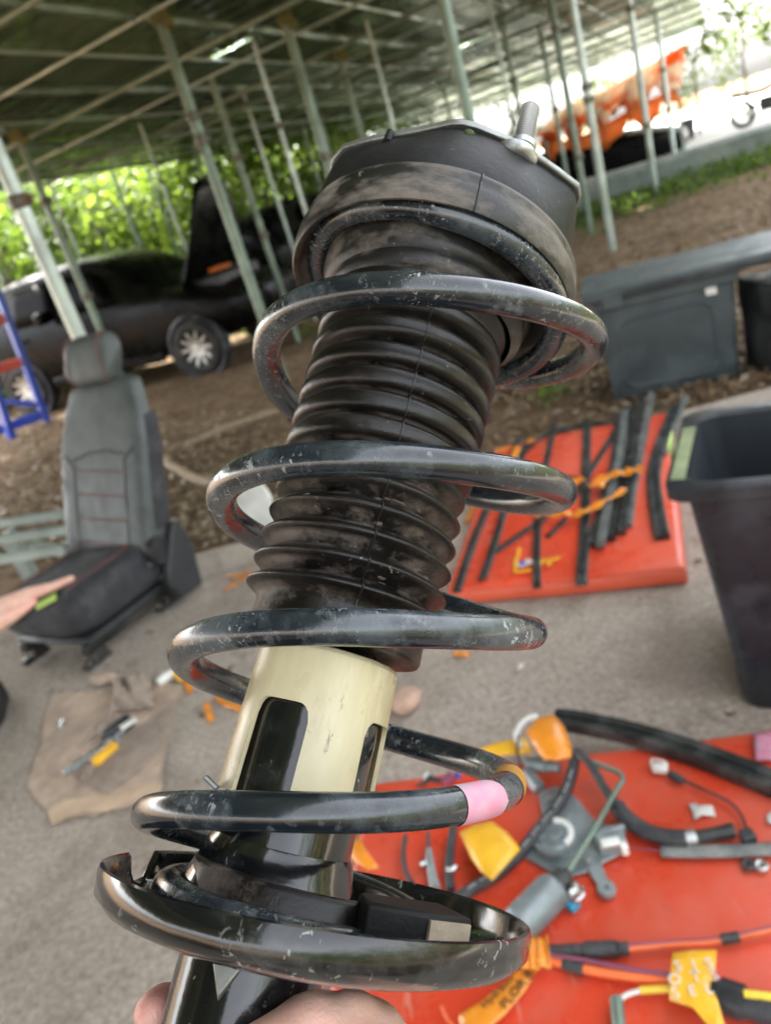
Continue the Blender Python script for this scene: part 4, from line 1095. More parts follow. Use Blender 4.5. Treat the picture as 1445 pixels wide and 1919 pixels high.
# ================================================================ steel channels left of the seat
L0 = .33
ch = thing('steel_stand', 'galvanised steel channel stand beside the seat at the left edge', 'stand', tuple(G(70, 1110)))
def chan(p, q, w=.036, h=.036):
    p, q = Vector(p), Vector(q); d_ = (q-p).normalized(); x = d_.cross(Vector((0, 0, 1))).normalized(); z = Vector((0, 0, 1)); t_ = .004
    sec = [(-w/2, 0), (w/2, 0), (w/2, h), (w/2-t_, h), (w/2-t_, t_), (-w/2+t_, t_), (-w/2+t_, h), (-w/2, h)]
    return MB().rings([[e+x*a_+z*b_ for a_, b_ in sec] for e in (p, q)])
for (pa, pb) in (((-160, 1010), (138, 968)), ((-160, 1042), (150, 996)), ((-160, 1082), (128, 1034))):
    build('channel', chan(G(*pa, L0), G(*pb, L0)), 'galvanised_pale', ch)
lb = G(72, 1108, -.03); lt = G(80, 1030, L0)
build('leg', MB().bar(Vector((lb.x, lb.y, -.03)), Vector((lb.x, lb.y, L0)), .09, .06), 'galvanised_pale', ch, bevel=.006)
build('leg', MB().bar(Vector((lb.x-.75, lb.y+.1, -.03)), Vector((lb.x-.75, lb.y+.1, L0)), .09, .06), 'galvanised_pale', ch, bevel=.006)
build('foot_plate', MB().box((lb.x, lb.y, -.012), (.16, .13, .012)), 'galvanised', ch)
build('cross_piece', MB().bar(G(60, 1022, L0-.03), G(128, 1035, L0-.03), .05, .03), 'galvanised_pale', ch)

# ================================================================ upper red panel and the black strips on it
def panel(label, px_poly, zt, mat, name='red_bodywork', crown=.008, lip=.035, seg=14):
    """a pressed sheet panel: crowned skin with a rounded folded flange; px_poly near-left, near-right, far-right, far-left"""
    c = [G(x, y, zt) for x, y in px_poly]; cen = sum(c, Vector())/4
    t = thing(name, label, 'car panel', (cen.x, cen.y, 0))
    n = 25; g = []
    def S(u, v): return c[0].lerp(c[1], u).lerp(c[3].lerp(c[2], u), v)
    us = [0, .004, .012, .03]+np.linspace(.07, .93, 16).tolist()+[.97, .988, .996, 1]
    for v in us:
        row = []
        for u in us:
            p = S(u, v); e = min(u*(c[1]-c[0]).length, (1-u)*(c[1]-c[0]).length, v*(c[3]-c[0]).length, (1-v)*(c[3]-c[0]).length)
            p.z += crown*(16*u*(1-u)*v*(1-v))-max(0, .012-e)**2*60+.0025*math.sin(u*9+v*4)*math.sin(v*7+1)
            row.append(p)
        g.append(row)
    build('skin', MB().patch(g), mat, t, sharp=60, solid=.0015)
    b = MB()
    ring = [g[0][j] for j in range(len(us))]+[g[i][-1] for i in range(1, len(us))]+[g[-1][j] for j in range(len(us)-2, -1, -1)]+[g[i][0] for i in range(len(us)-2, 0, -1)]
    r2 = []
    for p in ring:
        o = (p-cen); o.z = 0; o.normalize(); r2.append([p+o*.0016+Vector((0, 0, -.0004)), p+o*.004+Vector((0, 0, -.004)), p+o*.005+Vector((0, 0, -lip)), p+o*.002+Vector((0, 0, -lip-.003)), p-o*.012+Vector((0, 0, -lip-.003))])
    r2.append(r2[0]); build('folded_edge', b.patch(r2), 'red_edge' if lip < .05 else mat, t, sharp=50, solid=.001)
    return t, S
ZU = .062
up_panel, US = panel('far bright red car panel covered with black rubber strips and orange tape', [(838, 1108), (1284, 1062), (1252, 772), (930, 838)], ZU, 'red_paint_far', lip=.045)
build('support', MB().box(tuple(US(.5, .5))[:2]+(.008,), (.3, .3, .03)), 'wood_tan', up_panel)
def strip(label, px, w=.022, h=.012, z=ZU+.016, mat='black_trim', ribs=0, group=None, name='rubber_strip', dz=None):
    pts = curve_pts([G(x, y, z+(dz[i] if dz else 0)) for i, (x, y) in enumerate(px)], 7)
    if ribs:
        prof = []
        for k in range(ribs):
            x0 = -1+2*k/ribs; x1 = -1+2*(k+1)/ribs
            prof += [(x0+.02, -.1), (x0+.12/ribs*2, .35+.12*(k % 2)), (x1-.12/ribs*2, .35+.12*(k % 2)), (x1-.02, -.1)]
        prof = [(-1, -.5)]+prof+[(1, -.5)]
        b = MB().tube(pts, w/2, prof=prof[::-1], up=(0, 0, 1))
    else:
        b = MB().tube(pts, w/2, prof=[(-1, -.5*h/w*2), (-1, .3*h/w*2), (-.8, .5*h/w*2), (-.1, .42*h/w*2), (.0, .2*h/w*2), (.15, .5*h/w*2), (.85, .5*h/w*2), (1, .25*h/w*2), (1, -.5*h/w*2)][::-1], up=(0, 0, 1))
    return solo(name, label, 'rubber strip', b, mat, group, sharp=30)
SG = 'black rubber strips on the far red panel'
strip('leftmost black rubber strip slanting along the red panel edge', [(975, 820), (935, 905), (893, 1000), (856, 1108)], .030, group=SG)
strip('black strip second from the left on the red panel, ending short', [(985, 832), (952, 935), (925, 1025), (905, 1084)], .028, group=SG)
strip('narrow black strip running straight beside the yellow paint scribble', [(1040, 795), (1020, 890), (1008, 990), (1007, 1100)], .026, group=SG)
strip('widest straight black strip in the middle of the red panel', [(1101, 790), (1099, 890), (1096, 990), (1090, 1094)], .036, .016, group=SG)
strip('black strip crossing diagonally under the others from upper right', [(1162, 795), (1120, 862), (1074, 932), (1000, 985), (928, 1035)], .026, z=ZU+.009, group=SG)
strip('thin curved black strip along the far edge of the red panel', [(968, 872), (990, 840), (1030, 812), (1090, 797), (1160, 790)], .026, z=ZU+.008, group=SG)
strip('short black strip end lying between the diagonal and the straight one', [(1062, 970), (1046, 988), (1027, 1006)], .022, group=SG, z=ZU+.008)
strip('short black strip stub near the end of the spring coil', [(1010, 885), (1050, 893), (1078, 897)], .026, group=SG, z=ZU+.008)
for k, (pxs, lab) in enumerate((([(1160, 775), (1152, 860), (1128, 950), (1108, 1020)], 'left strip of the taped bundle, splayed at its near end'),
                                ([(1172, 770), (1163, 850), (1142, 940), (1126, 1022)], 'grey edged strip second in the taped bundle'),
                                ([(1186, 760), (1176, 850), (1160, 930), (1146, 1010)], 'strip in the middle of the taped bundle'),
                                ([(1203, 748), (1190, 850), (1177, 930), (1166, 996)], 'right strip of the taped bundle'),
                                ([(1222, 738), (1205, 830), (1190, 900), (1178, 985)], 'longest dusty strip at the right of the taped bundle'))):
    strip(lab, pxs, .028, .02, z=ZU+.018+.006*(k % 2), mat='grey_trim' if k in (1, 4) else 'black_trim', group=SG)
strip('wide black strip lying half under the big bin', [(1268, 760), (1238, 835), (1226, 890), (1232, 950), (1242, 1006)], .05, .02, group=SG)
strip('dusty strip beside the big bin reaching past the red panel', [(1285, 745), (1262, 800), (1243, 850)], .03, .016, group=SG, mat='grey_trim')
def ribbon(label, px, w, z, mat='orange_tape', name='orange_tape', cat='tape', wav=.006, dz=None, **k):
    """a strip of tape lying loosely"""
    pts = curve_pts([G(x, y, z+(dz[i] if dz else 0)) for i, (x, y) in enumerate(px)], 6); g = []
    rg = random.Random(len(label)+int(px[0][0]))
    for i, p in enumerate(pts):
        q = pts[min(i+1, len(pts)-1)]-pts[max(i-1, 0)]; q.z = 0; q.normalize(); nrm = Vector((-q.y, q.x, 0)); ww = (w if not hasattr(w, '__len__') else np.interp(i/(len(pts)-1), np.linspace(0, 1, len(w)), w))
        ww = float(ww); row = []
        for v in (-1, -.4, .2, .7, 1): row.append(p+nrm*v*ww/2*rg.uniform(.92, 1.06)+Vector((0, 0, wav*rg.uniform(-.5, 1)+wav*math.sin(i*1.1+v))))
        g.append(row)
    return solo(name, label, cat, MB().patch(g), mat, solid=.0012, sharp=50, **k)
TG = 'orange tapes round the black strips'
ribbon('orange tape wrapped across the bundle of black strips', [(1116, 912), (1132, 896), (1155, 888), (1180, 884), (1204, 878)], [.075, .05, .05, .06, .05], ZU+.05, group=TG)
ribbon('long orange tape across the strips just right of the coil end', [(1006, 966), (1050, 962), (1085, 962), (1125, 945), (1172, 918)], [.035, .03, .05, .03, .025], ZU+.043, group=TG)
ribbon('small orange tape at the far left corner of the red panel', [(930, 846), (942, 842), (955, 838)], .04, ZU+.03, group=TG)
ribbon('second small orange tape near the far left corner', [(962, 858), (968, 846), (972, 838)], .035, ZU+.032, group=TG)
ribbon('tiny orange tape at the curved strip', [(988, 830), (996, 826), (1004, 824)], .03, ZU+.03, group=TG)
ribbon('orange tape bit stuck between the straight strip and the coil end', [(1070, 908), (1080, 902), (1092, 896)], .045, ZU+.036, group=TG)
# yellow paint scribble and label
b = MB()
for a_, c_ in (((968, 1045), (966, 1072)), ((966, 1072), (996, 1068)), ((996, 1050), (1018, 1048)), ((1018, 1048), (1012, 1060)), ((1020, 1052), (1034, 1046)), ((1034, 1046), (1028, 1060)), ((1036, 1050), (1050, 1044)), ((970, 1046), (974, 1026))):
    b.bar(G(*a_, ZU+.0125), G(*c_, ZU+.0125), .012, .002)
o = solo('paint_scribble', 'yellow paint scribble on the red panel between two black strips', 'paint mark', b, 'yellow_tape')
o = solo('sticker', 'small white and blue sticker beside the yellow scribble', 'sticker', MB().box(G(984, 1055, ZU+.013), (.05, .035, .001), Matrix.Rotation(.15, 3, 'Z')), 'paper')
build('blue_print', MB().box(tuple(G(979, 1055, ZU+.0141)), (.022, .028, .0008), Matrix.Rotation(.15, 3, 'Z')), 'blue_plastic', o)

# ================================================================ storage box with a long lid
tl, tr = G(1143, 756, -.03), G(1401, 706, -.03)
tx = (tr-tl); tw = tx.length; tx.normalize(); TM = frame(tl, tx, (-tx.y, tx.x, 0))
th = up_at(tl, 1102, 572).z+.03
box = thing('storage_box', 'grey plastic storage box under a long lid, white sticker on its front', 'storage box', M=TM)
D = .46
b = MB()
def rr(x0, x1, z0, z1, r, n=4):
    out = []
    for cx_, cz, a0 in ((x1-r, z1-r, 0), (x0+r, z1-r, 90), (x0+r, z0+r, 180), (x1-r, z0+r, 270)):
        for k in range(n+1): q = math.radians(a0+90*k/n); out.append((cx_+r*math.cos(q), cz+r*math.sin(q)))
    return out
tp_ = .03
ring = lambda z, ins: [Vector((x, y, z)) for x, y in rr(ins, tw-ins, ins*.7, D-ins*.7, .035)]
build('body', MB().rings([ring(.0, tp_), ring(.02, tp_-.004), ring(th*.6, tp_*.45), ring(th, .005)]), 'tote_plastic', box, local=True)
FM = frame((0, 0, 0), (1, 0, 0), (0, 0, 1))     # the front wall, out of the box is +z of this frame towards the viewer
def fr(x, z, off): return Vector((x, (tp_*.45)*.7*(1-z/th)*1.6-off, z))
o_ = rr(.10, tw-.11, .05, th*.80, .07, 6); i_ = rr(.118, tw-.128, .068, th*.80-.018, .058, 6); n_ = len(o_)
build('embossed_frame', MB().rings([[fr(*p, .0005) for p in o_], [fr(*p, .007) for p in [((a[0]*.7+b_[0]*.3), (a[1]*.7+b_[1]*.3)) for a, b_ in zip(o_, i_)]], [fr(*p, .007) for p in [((a[0]*.3+b_[0]*.7), (a[1]*.3+b_[1]*.7)) for a, b_ in zip(o_, i_)]], [fr(*p, .0005) for p in i_]], caps=False), 'tote_plastic', box, local=True)
build('rim', MB().rings([[Vector((x, y, z)) for x, y in rr(-.015, tw+.015, -.015, D+.015, .03)] for z in (th-.05, th)]), 'tote_plastic', box, local=True, bevel=.006)
build('lid', MB().rings([[Vector((x, y, z)) for x, y in rr(-.05, tw+.55, -.05, D+.06, .04)] for z in (th+.003, th+.06)]), 'tote_plastic', box, local=True, bevel=.012)
build('lid_groove', MB().box((tw*.78, -.053, th+.03), (tw*1.1, .012, .018)), 'black_plastic', box, local=True, bevel=.003)
build('latch', MB().box((.10, -.045, th-.015), (.10, .02, .05)), 'tote_plastic', box, local=True, bevel=.006)
build('sticker', MB().box((tw-.12, -.007, th*.87), (.05, .003, .035)), 'paper', box, local=True)
# things right of it
p = G(1425, 660, 0); b = MB().rings([[Vector((p.x+dx+lx*s_, p.y+dy*s_, z)) for dx, dy in [(.05*math.cos(a_), .04*math.sin(a_)) for a_ in np.linspace(0, 2*math.pi, 13)[:-1].tolist()]] for z, s_, lx in ((-.03, .8, 0), (.06, 1.1, 0), (.2, 1, -.02), (.35, 1.1, -.03), (.42, .9, -.03))])
solo('rubber_boot', 'dark blue rubber sleeve hanging beside the storage box', 'rubber sleeve', b, 'bin_inside')
p = G(1500, 690, 0); solo('black_crate', 'black crate behind the rim of the big bin at the right edge', 'crate', MB().box((p.x+.12, p.y+.15, .2), (.4, .4, .46)), 'black_plastic', bevel=.02)

# ================================================================ big black bin
H = .60
nl, fl = G(1242, 922, H), G(1282, 770, H)
bl0 = G(1396, 1326, 0)
ydir = (fl-nl); ydir.z = 0; Ld = ydir.length; ydir.normalize(); xdir = Vector((ydir.y, -ydir.x, 0))
tow = Ld*1.0
BMx = frame((nl.x, nl.y, 0), xdir, ydir)
binn = thing('plastic_bin', 'large black plastic bin with flared rim and green tape at the right edge', 'bin', M=BMx)
BW = .62
q0 = BMx.inverted() @ bl0
def bring(z, x0, x1, y0, y1, r=.03): return [Vector((x, y, z)) for x, y in rr(x0, x1, y0, y1, r, 5)]
x0b, y0b = q0.x, q0.y
def lev(f, o=0):    # f 0 bottom .. 1 under the rim
    return bring(H*.985*f, x0b*(1-f)+.035*f+o, (BW-x0b)*(1-f)+(BW-.035)*f-o, y0b*(1-f)+.03*f+o, (Ld-.02-abs(y0b)*.6)*(1-f)+(Ld-.03)*f-o, .045)
build('body', MB().rings([lev(0), lev(.02, -.004), lev(.3), lev(.6), lev(1)], caps=False), 'bin_plastic', binn, local=True, sharp=40)
inn = [lev(1, .006), lev(.6, .006), lev(.05, .008)]
build('inside', MB().rings(inn, caps=False).add(lev(.05, .008), [tuple(range(len(lev(0))))]), 'bin_inside', binn, local=True, sharp=40)
b = MB().rings([bring(H-.012, .03, BW-.03, .026, Ld-.026, .05), bring(H-.03, .004, BW-.004, .004, Ld-.004, .05), bring(H-.03, 0, BW, 0, Ld, .05), bring(H-.004, 0, BW, 0, Ld, .05), bring(H, .006, BW-.006, .006, Ld-.006, .05), bring(H, .040, BW-.040, .036, Ld-.036, .05), bring(H-.012, .044, BW-.044, .040, Ld-.040, .05)], caps=False)
build('rim', b, 'bin_plastic', binn, local=True, sharp=40)
build('olive_tape', MB().box((.026, Ld*.42, H+.0016), (.030, Ld*.62, .002)), 'olive_tape', binn, local=True)
p = BMx @ Vector((-.008, Ld*.58, H-.035))
g = [[p+xdir*(-.004-.012*math.sin(v*1.5)*u)+ydir*(.045*(v-.5)*2+.02*u)+Vector((0, 0, .045-.10*u)) for v in (0, .25, .5, .75, 1)] for u in (0, .3, .6, .85, 1)]
solo('green_tape', 'bright yellow green tape stuck over the left rim of the bin', 'tape', MB().patch(g), 'green_tape', solid=.002)
# a pebble and scraps on the floor
for px, py, r, lab, mt in ((976, 1249, .016, 'small white pebble on the concrete right of the third coil', 'stone'), (762, 1312, .055, 'smooth tan stone on the concrete just right of the cream cup', 'tan_stone'), (770, 1232, .007, 'tiny grey pebble right of the boot collar', 'stone')):
    p = G(px, py, r*.55); b = MB().ball((0, 0, 0), r, 12, (1, .8, .62), Matrix.Rotation(.6, 3, 'Z'))
    rg = random.Random(int(px)); b.v = [v*(1+.16*rg.uniform(-1, 1)) for v in b.v]; b.v = [v+p for v in b.v]
    solo('pebble' if r < .03 else 'stone', lab, 'stone', b, mt, sharp=80, sub=1)
for pts, lab in (([(420, 1106), (438, 1096), (462, 1082)], 'orange tape scrap on the floor left of the ribbed boot'), ([(425, 1082), (450, 1078), (470, 1070)], 'thin orange tape strip on the floor left of the boot'),
                 ([(385, 1318), (392, 1340), (398, 1352)], 'crumpled orange tape scrap below the second lowest coil'), ([(404, 1304), (430, 1322), (460, 1330)], 'red and orange tape scrap behind the coil left of the cup'),
                 ([(850, 1224), (868, 1226), (880, 1228)], 'tiny orange scrap on the floor under the third coil'), ([(870, 925), (885, 955), (872, 980)], 'yellow tape bit behind the boot at the edge of the red panel'),
                 ([(340, 1266), (350, 1280), (356, 1300)], 'small orange tape tip beside the cardboard')):
    ribbon(lab, pts, .022, .006, mat='orange_tape', name='tape_scrap', wav=.004)

# ================================================================ lower red panel with its parts
ZL = .062
low_panel, LS = panel('near red car panel with wires, hoses, wiper motor and taped parts on it', [(560, 2150), (1900, 2000), (1500, 1357), (690, 1466)], ZL, 'red_paint', crown=.012, lip=.040)
ZS = ZL+.012
t_ = strip('long black ribbed door trim across the far edge of the near red panel', [(1040, 1346), (1085, 1352), (1180, 1372), (1310, 1412), (1500, 1486)], .056, .03, z=ZS+.012, ribs=4, name='door_trim'); t_['category'] = 'door trim'
def cable(label, px, r, z, mat, name='cable', cat='cable', n=8, dz=None, k=8, group=None):
    pts = curve_pts([G(x, y, z+(dz[i] if dz else 0)) for i, (x, y) in enumerate(px)], k)
    rr_ = [float(np.interp(i/(len(pts)-1), np.linspace(0, 1, len(r)), r)) for i in range(len(pts))] if hasattr(r, '__len__') else r
    return solo(name, label, cat, MB().tube(pts, rr_, n), mat, group, sharp=50)
# the hose with printed marks, wrapped in orange tape
hp = [(1078, 1415), (1072, 1450), (1052, 1500), (1010, 1555), (975, 1598), (935, 1635), (895, 1660), (850, 1690)]
hz = [.035, .04, .035, .03, .022, .016, .012, .010]
hpts = curve_pts([G(x, y, ZS+dz_) for (x, y), dz_ in zip(hp, hz)], 8)
hose = thing('rubber_hose', 'black rubber hose with white print curving down from the orange tag', 'hose', tuple(hpts[0]))
build('tube', MB().tube(hpts, .0125, 14), 'hose_rubber', hose, sharp=60)
b = MB()
for i in range(8, 52, 1):
    if i % 4 == 3: continue
    p, q = hpts[i], hpts[i+1] if i+1 < len(hpts) else hpts[i]; dv = (q-p).normalized(); sd = dv.cross(Vector((0, 0, 1))).normalized()
    up_ = (sd*-.25+Vector((0, 0, 1))).normalized()
    b.bar(p+up_*.0127+dv*.001, p+up_*.0127+dv*.006, .0022, .0006, up=tuple(up_))
build('printing', b, 'white_print', hose)['kind'] = 'stuff'
def flag(label, pxs, z, mat, name='orange_tag', cat='tape tag', curl=.012, seg=6, group=None):
    """a doubled tape tag given by its outline; crumpled a little"""
    c = [G(x, y, z) for x, y in pxs]; cen = sum(c, Vector())/len(c); rg = random.Random(len(label)); n = len(c); vs = [cen+Vector((0, 0, curl))]; fs = []
    ringn = 3
    for k in range(1, ringn+1):
        for i, p in enumerate(c):
            vs.append(cen.lerp(p, k/ringn)+Vector((0, 0, curl*(1-(k/ringn)**2)+rg.uniform(-1, 1)*.0035*(k/ringn)+rg.uniform(0, .006)*(k == 3))))
    for i in range(n): fs.append((0, 1+i, 1+(i+1) % n))
    for k in range(ringn-1):
        for i in range(n):
            a_ = 1+k*n+i; b_ = 1+k*n+(i+1) % n; fs.append((a_, b_, b_+n, a_+n))
    return solo(name, label, cat, MB().add(vs, fs), mat, group, solid=.0014, sharp=40)
flag('large yellow orange tape flag wrapped on the hose beneath the pink paint mark', [(862, 1560), (888, 1548), (922, 1540), (950, 1562), (976, 1592), (948, 1625), (925, 1656), (905, 1640), (885, 1612)], ZS+.036, 'yellow_tape')
o = flag('bright orange tape tag folded over the top of the hose', [(985, 1375), (1010, 1350), (1038, 1340), (1058, 1362), (1070, 1395), (1072, 1420), (1045, 1428), (1020, 1425), (1000, 1400)], ZS+.075, 'orange_tape', curl=.02)
flag('flat yellow tape piece lying under the orange tag', [(890, 1412), (930, 1396), (985, 1384), (1000, 1412), (950, 1416), (905, 1424)], ZS+.006, 'yellow_tape', curl=.004)
flag('small orange tape fold seen through the coil right of the tube', [(655, 1580), (675, 1572), (690, 1600), (712, 1628), (690, 1632), (660, 1612)], ZS+.02, 'orange_tape')
# hose fittings under the tag
p = G(1010, 1432, ZS+.03)
t = thing('hose_fitting', 'grey metal hose fitting with clip under the orange tag', 'hose fitting', tuple(p))
d_ = (G(1045, 1440, ZS+.03)-G(980, 1428, ZS+.03)).normalized()
build('barrel', MB().tube([p-d_*.03, p-d_*.01, p-d_*.009, p+d_*.02, p+d_*.021, p+d_*.05], [.012, .012, .017, .017, .012, .012], 14), 'motor_body', t)
build('nut', MB().tube([G(990, 1448, ZS+.012), G(1000, 1462, ZS+.016), G(1012, 1478, ZS+.012)], .016, 6), 'motor_grey', t)
build('clip', MB().tube(curve_pts([G(975, 1400, ZS+.02), G(968, 1375, ZS+.03), G(985, 1350, ZS+.04), G(1008, 1342, ZS+.04)], 6), .007, 8), 'white_plastic', t)
build('wire', MB().tube(curve_pts([G(972, 1378, ZS+.03), G(970, 1410, ZS+.03), G(980, 1440, ZS+.02)], 6), .003, 6), 'hose_rubber', t)
# second hose
hp2 = curve_pts([G(x, y, ZS+z_) for x, y, z_ in ((1080, 1408, .05), (1105, 1430, .05), (1135, 1480, .04), (1160, 1515, .03))], 8)
hose2 = thing('rubber_hose', 'dark grey hose with thick sleeve, clamp and black end at right', 'hose', tuple(hp2[0]))
build('tube', MB().tube(hp2, .0095, 12), 'hose_rubber', hose2, sharp=60)
s2 = curve_pts([G(x, y, ZS+z_) for x, y, z_ in ((1155, 1508, .03), (1172, 1530, .026), (1205, 1555, .022), (1245, 1568, .02), (1288, 1572, .02))], 8)
build('sleeve', MB().tube(s2, [.013]+[.0165]*(len(s2)-2)+[.015], 14), 'hose_rubber', hose2, sharp=60)
s3 = [G(x, y, ZS+.02) for x, y in ((1286, 1572), (1305, 1569))]; build('clamp', MB().tube(s3, .0155, 14), 'zinc', hose2)
s3 = [G(x, y, ZS+.02) for x, y in ((1305, 1569), (1340, 1563), (1376, 1556))]; build('end', MB().tube(s3, [.012, .012, .0145], 14), 'black_trim', hose2)
# window regulator with its motor
c0 = G(1085, 1590, ZS)
reg = thing('wiper_motor', 'grey wiper motor with round gear housing and bent linkage rod on red panel', 'wiper motor', tuple(c0))
pl = [(1012, 1490), (1045, 1478), (1080, 1498), (1120, 1548), (1172, 1556), (1176, 1600), (1140, 1618), (1100, 1640), (1060, 1652), (985, 1612), (988, 1590), (1020, 1545)]
build('mount_plate', MB().prism([(G(x, y, ZS).x, G(x, y, ZS).y) for x, y in pl], ZS+.004, ZS+.010), 'motor_grey', reg, bevel=.002)
gc = G(1042, 1570, ZS+.02)
build('gear_housing', MB().lathe([(0, ZS+.036), (.012, ZS+.036), (.014, ZS+.032), (.032, ZS+.031), (.036, ZS+.027), (.046, ZS+.026), (.048, ZS+.012), (.048, ZS+.006)], 40, M=Matrix.Translation((gc.x, gc.y, 0))), 'motor_grey', reg)
a_ = [(gc.x+.033*math.cos(q), gc.y+.033*math.sin(q)) for q in np.linspace(-1.2, 1.3, 14).tolist()]
build('white_gear', MB().tube([Vector((x, y, ZS+.031)) for x, y in a_], .0065, 8), 'white_plastic', reg)
ma, mb_ = G(1040, 1665, ZS+.034), G(968, 1738, ZS+.030)
md = (mb_-ma).normalized()
build('motor', MB().tube([ma-md*.006, ma, ma+md*.01, ma.lerp(mb_, .9), mb_, mb_+md*.006], [.026, .032, .034, .034, .031, .022], 24), 'motor_body', reg, sharp=40)
build('neck', MB().tube([ma-md*.03, ma], [.022, .026], 18), 'black_trim', reg)
cap = G(1075, 1668, ZS+.032); build('ball_cap', MB().lathe([(0, .016), (.009, .014), (.015, .006), (.017, -.003), (.020, -.005), (.020, -.012), (0, -.012)], 24, M=Matrix.Translation(cap)), 'steel_bright', reg)
build('connector', MB().box(tuple(G(1074, 1694, ZS+.012)), (.024, .020, .018), Matrix.Rotation(.5, 3, 'Z')).box(tuple(G(1066, 1686, ZS+.014)), (.012, .024, .014), Matrix.Rotation(.2, 3, 'Z')), 'cyan_plastic', reg, bevel=.002)
aa, ab = G(1112, 1622, ZS+.010), G(1138, 1668, ZS+.010); ad = (ab-aa).normalized(); an_ = Vector((-ad.y, ad.x, 0))
build('bracket_arm', MB().prism([tuple((aa+an_*.016).xy), tuple((aa-an_*.014).xy), tuple((ab-an_*.010).xy), tuple((ab+an_*.010).xy)], ZS+.006, ZS+.013), 'motor_grey', reg, bevel=.002)
build('bracket_eye', MB().lathe([(.006, ZS+.004), (.016, ZS+.004), (.018, ZS+.01), (.016, ZS+.018), (.006, ZS+.018), (.006, ZS+.004)], 24, M=Matrix.Translation((ab.x, ab.y, 0))), 'motor_grey', reg)
build('linkage_rod', MB().tube(curve_pts([G(1085, 1418, ZS+.05), G(1130, 1436, ZS+.046), G(1160, 1448, ZS+.042), G(1168, 1462, ZS+.042), G(1156, 1480, ZS+.042), G(1120, 1545, ZS+.046), G(1078, 1612, ZS+.046), G(1062, 1640, ZS+.044)], 5), .0058, 10), 'galvanised', reg)
build('rod_end', MB().tube([G(1064, 1632, ZS+.044), G(1058, 1656, ZS+.040), G(1070, 1668, ZS+.036)], [.008, .011, .011], 10), 'steel_dark', reg)
cb = G(1146, 1575, ZS+.022)
build('plug_housing', MB().box(tuple(cb), (.052, .040, .030), Matrix.Rotation(-.15, 3, 'Z')).box(tuple(G(1150, 1556, ZS+.03)), (.046, .012, .018), Matrix.Rotation(-.15, 3, 'Z')), 'motor_grey', reg, bevel=.003)
build('white_plug', MB().box(tuple(G(1144, 1578, ZS+.039)), (.036, .018, .007), Matrix.Rotation(-.15, 3, 'Z')), 'white_plastic', reg, bevel=.002)
build('white_plug', MB().box(tuple(G(1170, 1587, ZS+.022)), (.013, .024, .022), Matrix.Rotation(-.15, 3, 'Z')), 'white_plastic', reg, bevel=.002)
for x, y in ((1030, 1500), (1102, 1616), (1060, 1540)):
    p = G(x, y, ZS+.011); build('screw', MB().lathe([(.0, .010), (.006, .009), (.008, .004), (.008, 0)], 8, M=Matrix.Translation(p)), 'zinc', reg)
cable('thin purple wire joining the wiper motor to the flat black loom', [(1176, 1588), (1205, 1591), (1245, 1595)], .0016, ZS+.014, 'purple_wire', 'wire', 'wire')
# flat taped loom and its clips
lm = thing('wiring_loom', 'flat black taped wiring loom with clip and round grommets at right', 'wiring loom', tuple(G(1240, 1590, ZS)))
pts = [G(x, y, ZS+.010) for x, y in ((1240, 1594), (1300, 1596), (1380, 1594), (1460, 1590), (1520, 1590))]
build('taped_run', MB().tube(pts, .0145, 12, flat=.45, up=(0, 0, 1)), 'grey_trim', lm)
build('clip_block', MB().box(tuple(G(1402, 1568, ZS+.014)), (.026, .024, .022)), 'black_plastic', lm, bevel=.003)
for x, y, mt, nm in ((1404, 1622, 'black_plastic', 'grommet'), (1428, 1624, 'zinc', 'ring_terminal')):
    p = G(x, y, ZS+.004); build(nm, MB().lathe([(.004, 0), (.0125, 0), (.0125, .004), (.009, .007), (.004, .006), (.004, 0)], 22, M=Matrix.Translation(p)), mt, lm)
w_ = thing('bulb_wire', 'thin black wire with white clip at its end curving to the loom', 'wire', tuple(G(1240, 1440, ZS)))
build('lead', MB().tube(curve_pts([G(1280, 1462, ZS+.006), G(1320, 1480, ZS+.010), G(1370, 1505, ZS+.012), G(1394, 1535, ZS+.012), G(1400, 1562, ZS+.012)], 7), .0028, 8), 'hose_rubber', w_)
build('socket', MB().tube([G(1284, 1464, ZS+.009), G(1270, 1458, ZS+.010), G(1256, 1450, ZS+.010)], [.006, .0095, .0085], 12), 'hose_rubber', w_)
build('white_clip', MB().box(tuple(G(1238, 1440, ZS+.012)), (.030, .018, .016), Matrix.Rotation(-.5, 3, 'Z')), 'white_plastic', w_, bevel=.003)
build('white_clip', MB().tube(curve_pts([G(1225, 1444, ZS+.01), G(1222, 1424, ZS+.015), G(1246, 1428, ZS+.02), G(1250, 1436, ZS+.015)], 5), .003, 6), 'white_plastic', w_)
flag('torn scrap of pale label stuck on the near red panel', [(1290, 1508), (1304, 1504), (1312, 1514), (1336, 1512), (1342, 1528), (1318, 1530), (1302, 1538), (1298, 1520)], ZS+.002, 'paper', name='label_scrap', cat='label', curl=.002)
flag('second pale label scrap cut off at the right edge', [(1438, 1525), (1460, 1518), (1462, 1548), (1440, 1545)], ZS+.002, 'paper', name='label_scrap', cat='label', curl=.002)
flag('faded pink patch of paint at the far right corner of the panel', [(1412, 1376), (1470, 1368), (1474, 1424), (1418, 1428)], ZS+.0005, 'pink_paint', name='paint_patch', cat='paint patch', curl=.0006)
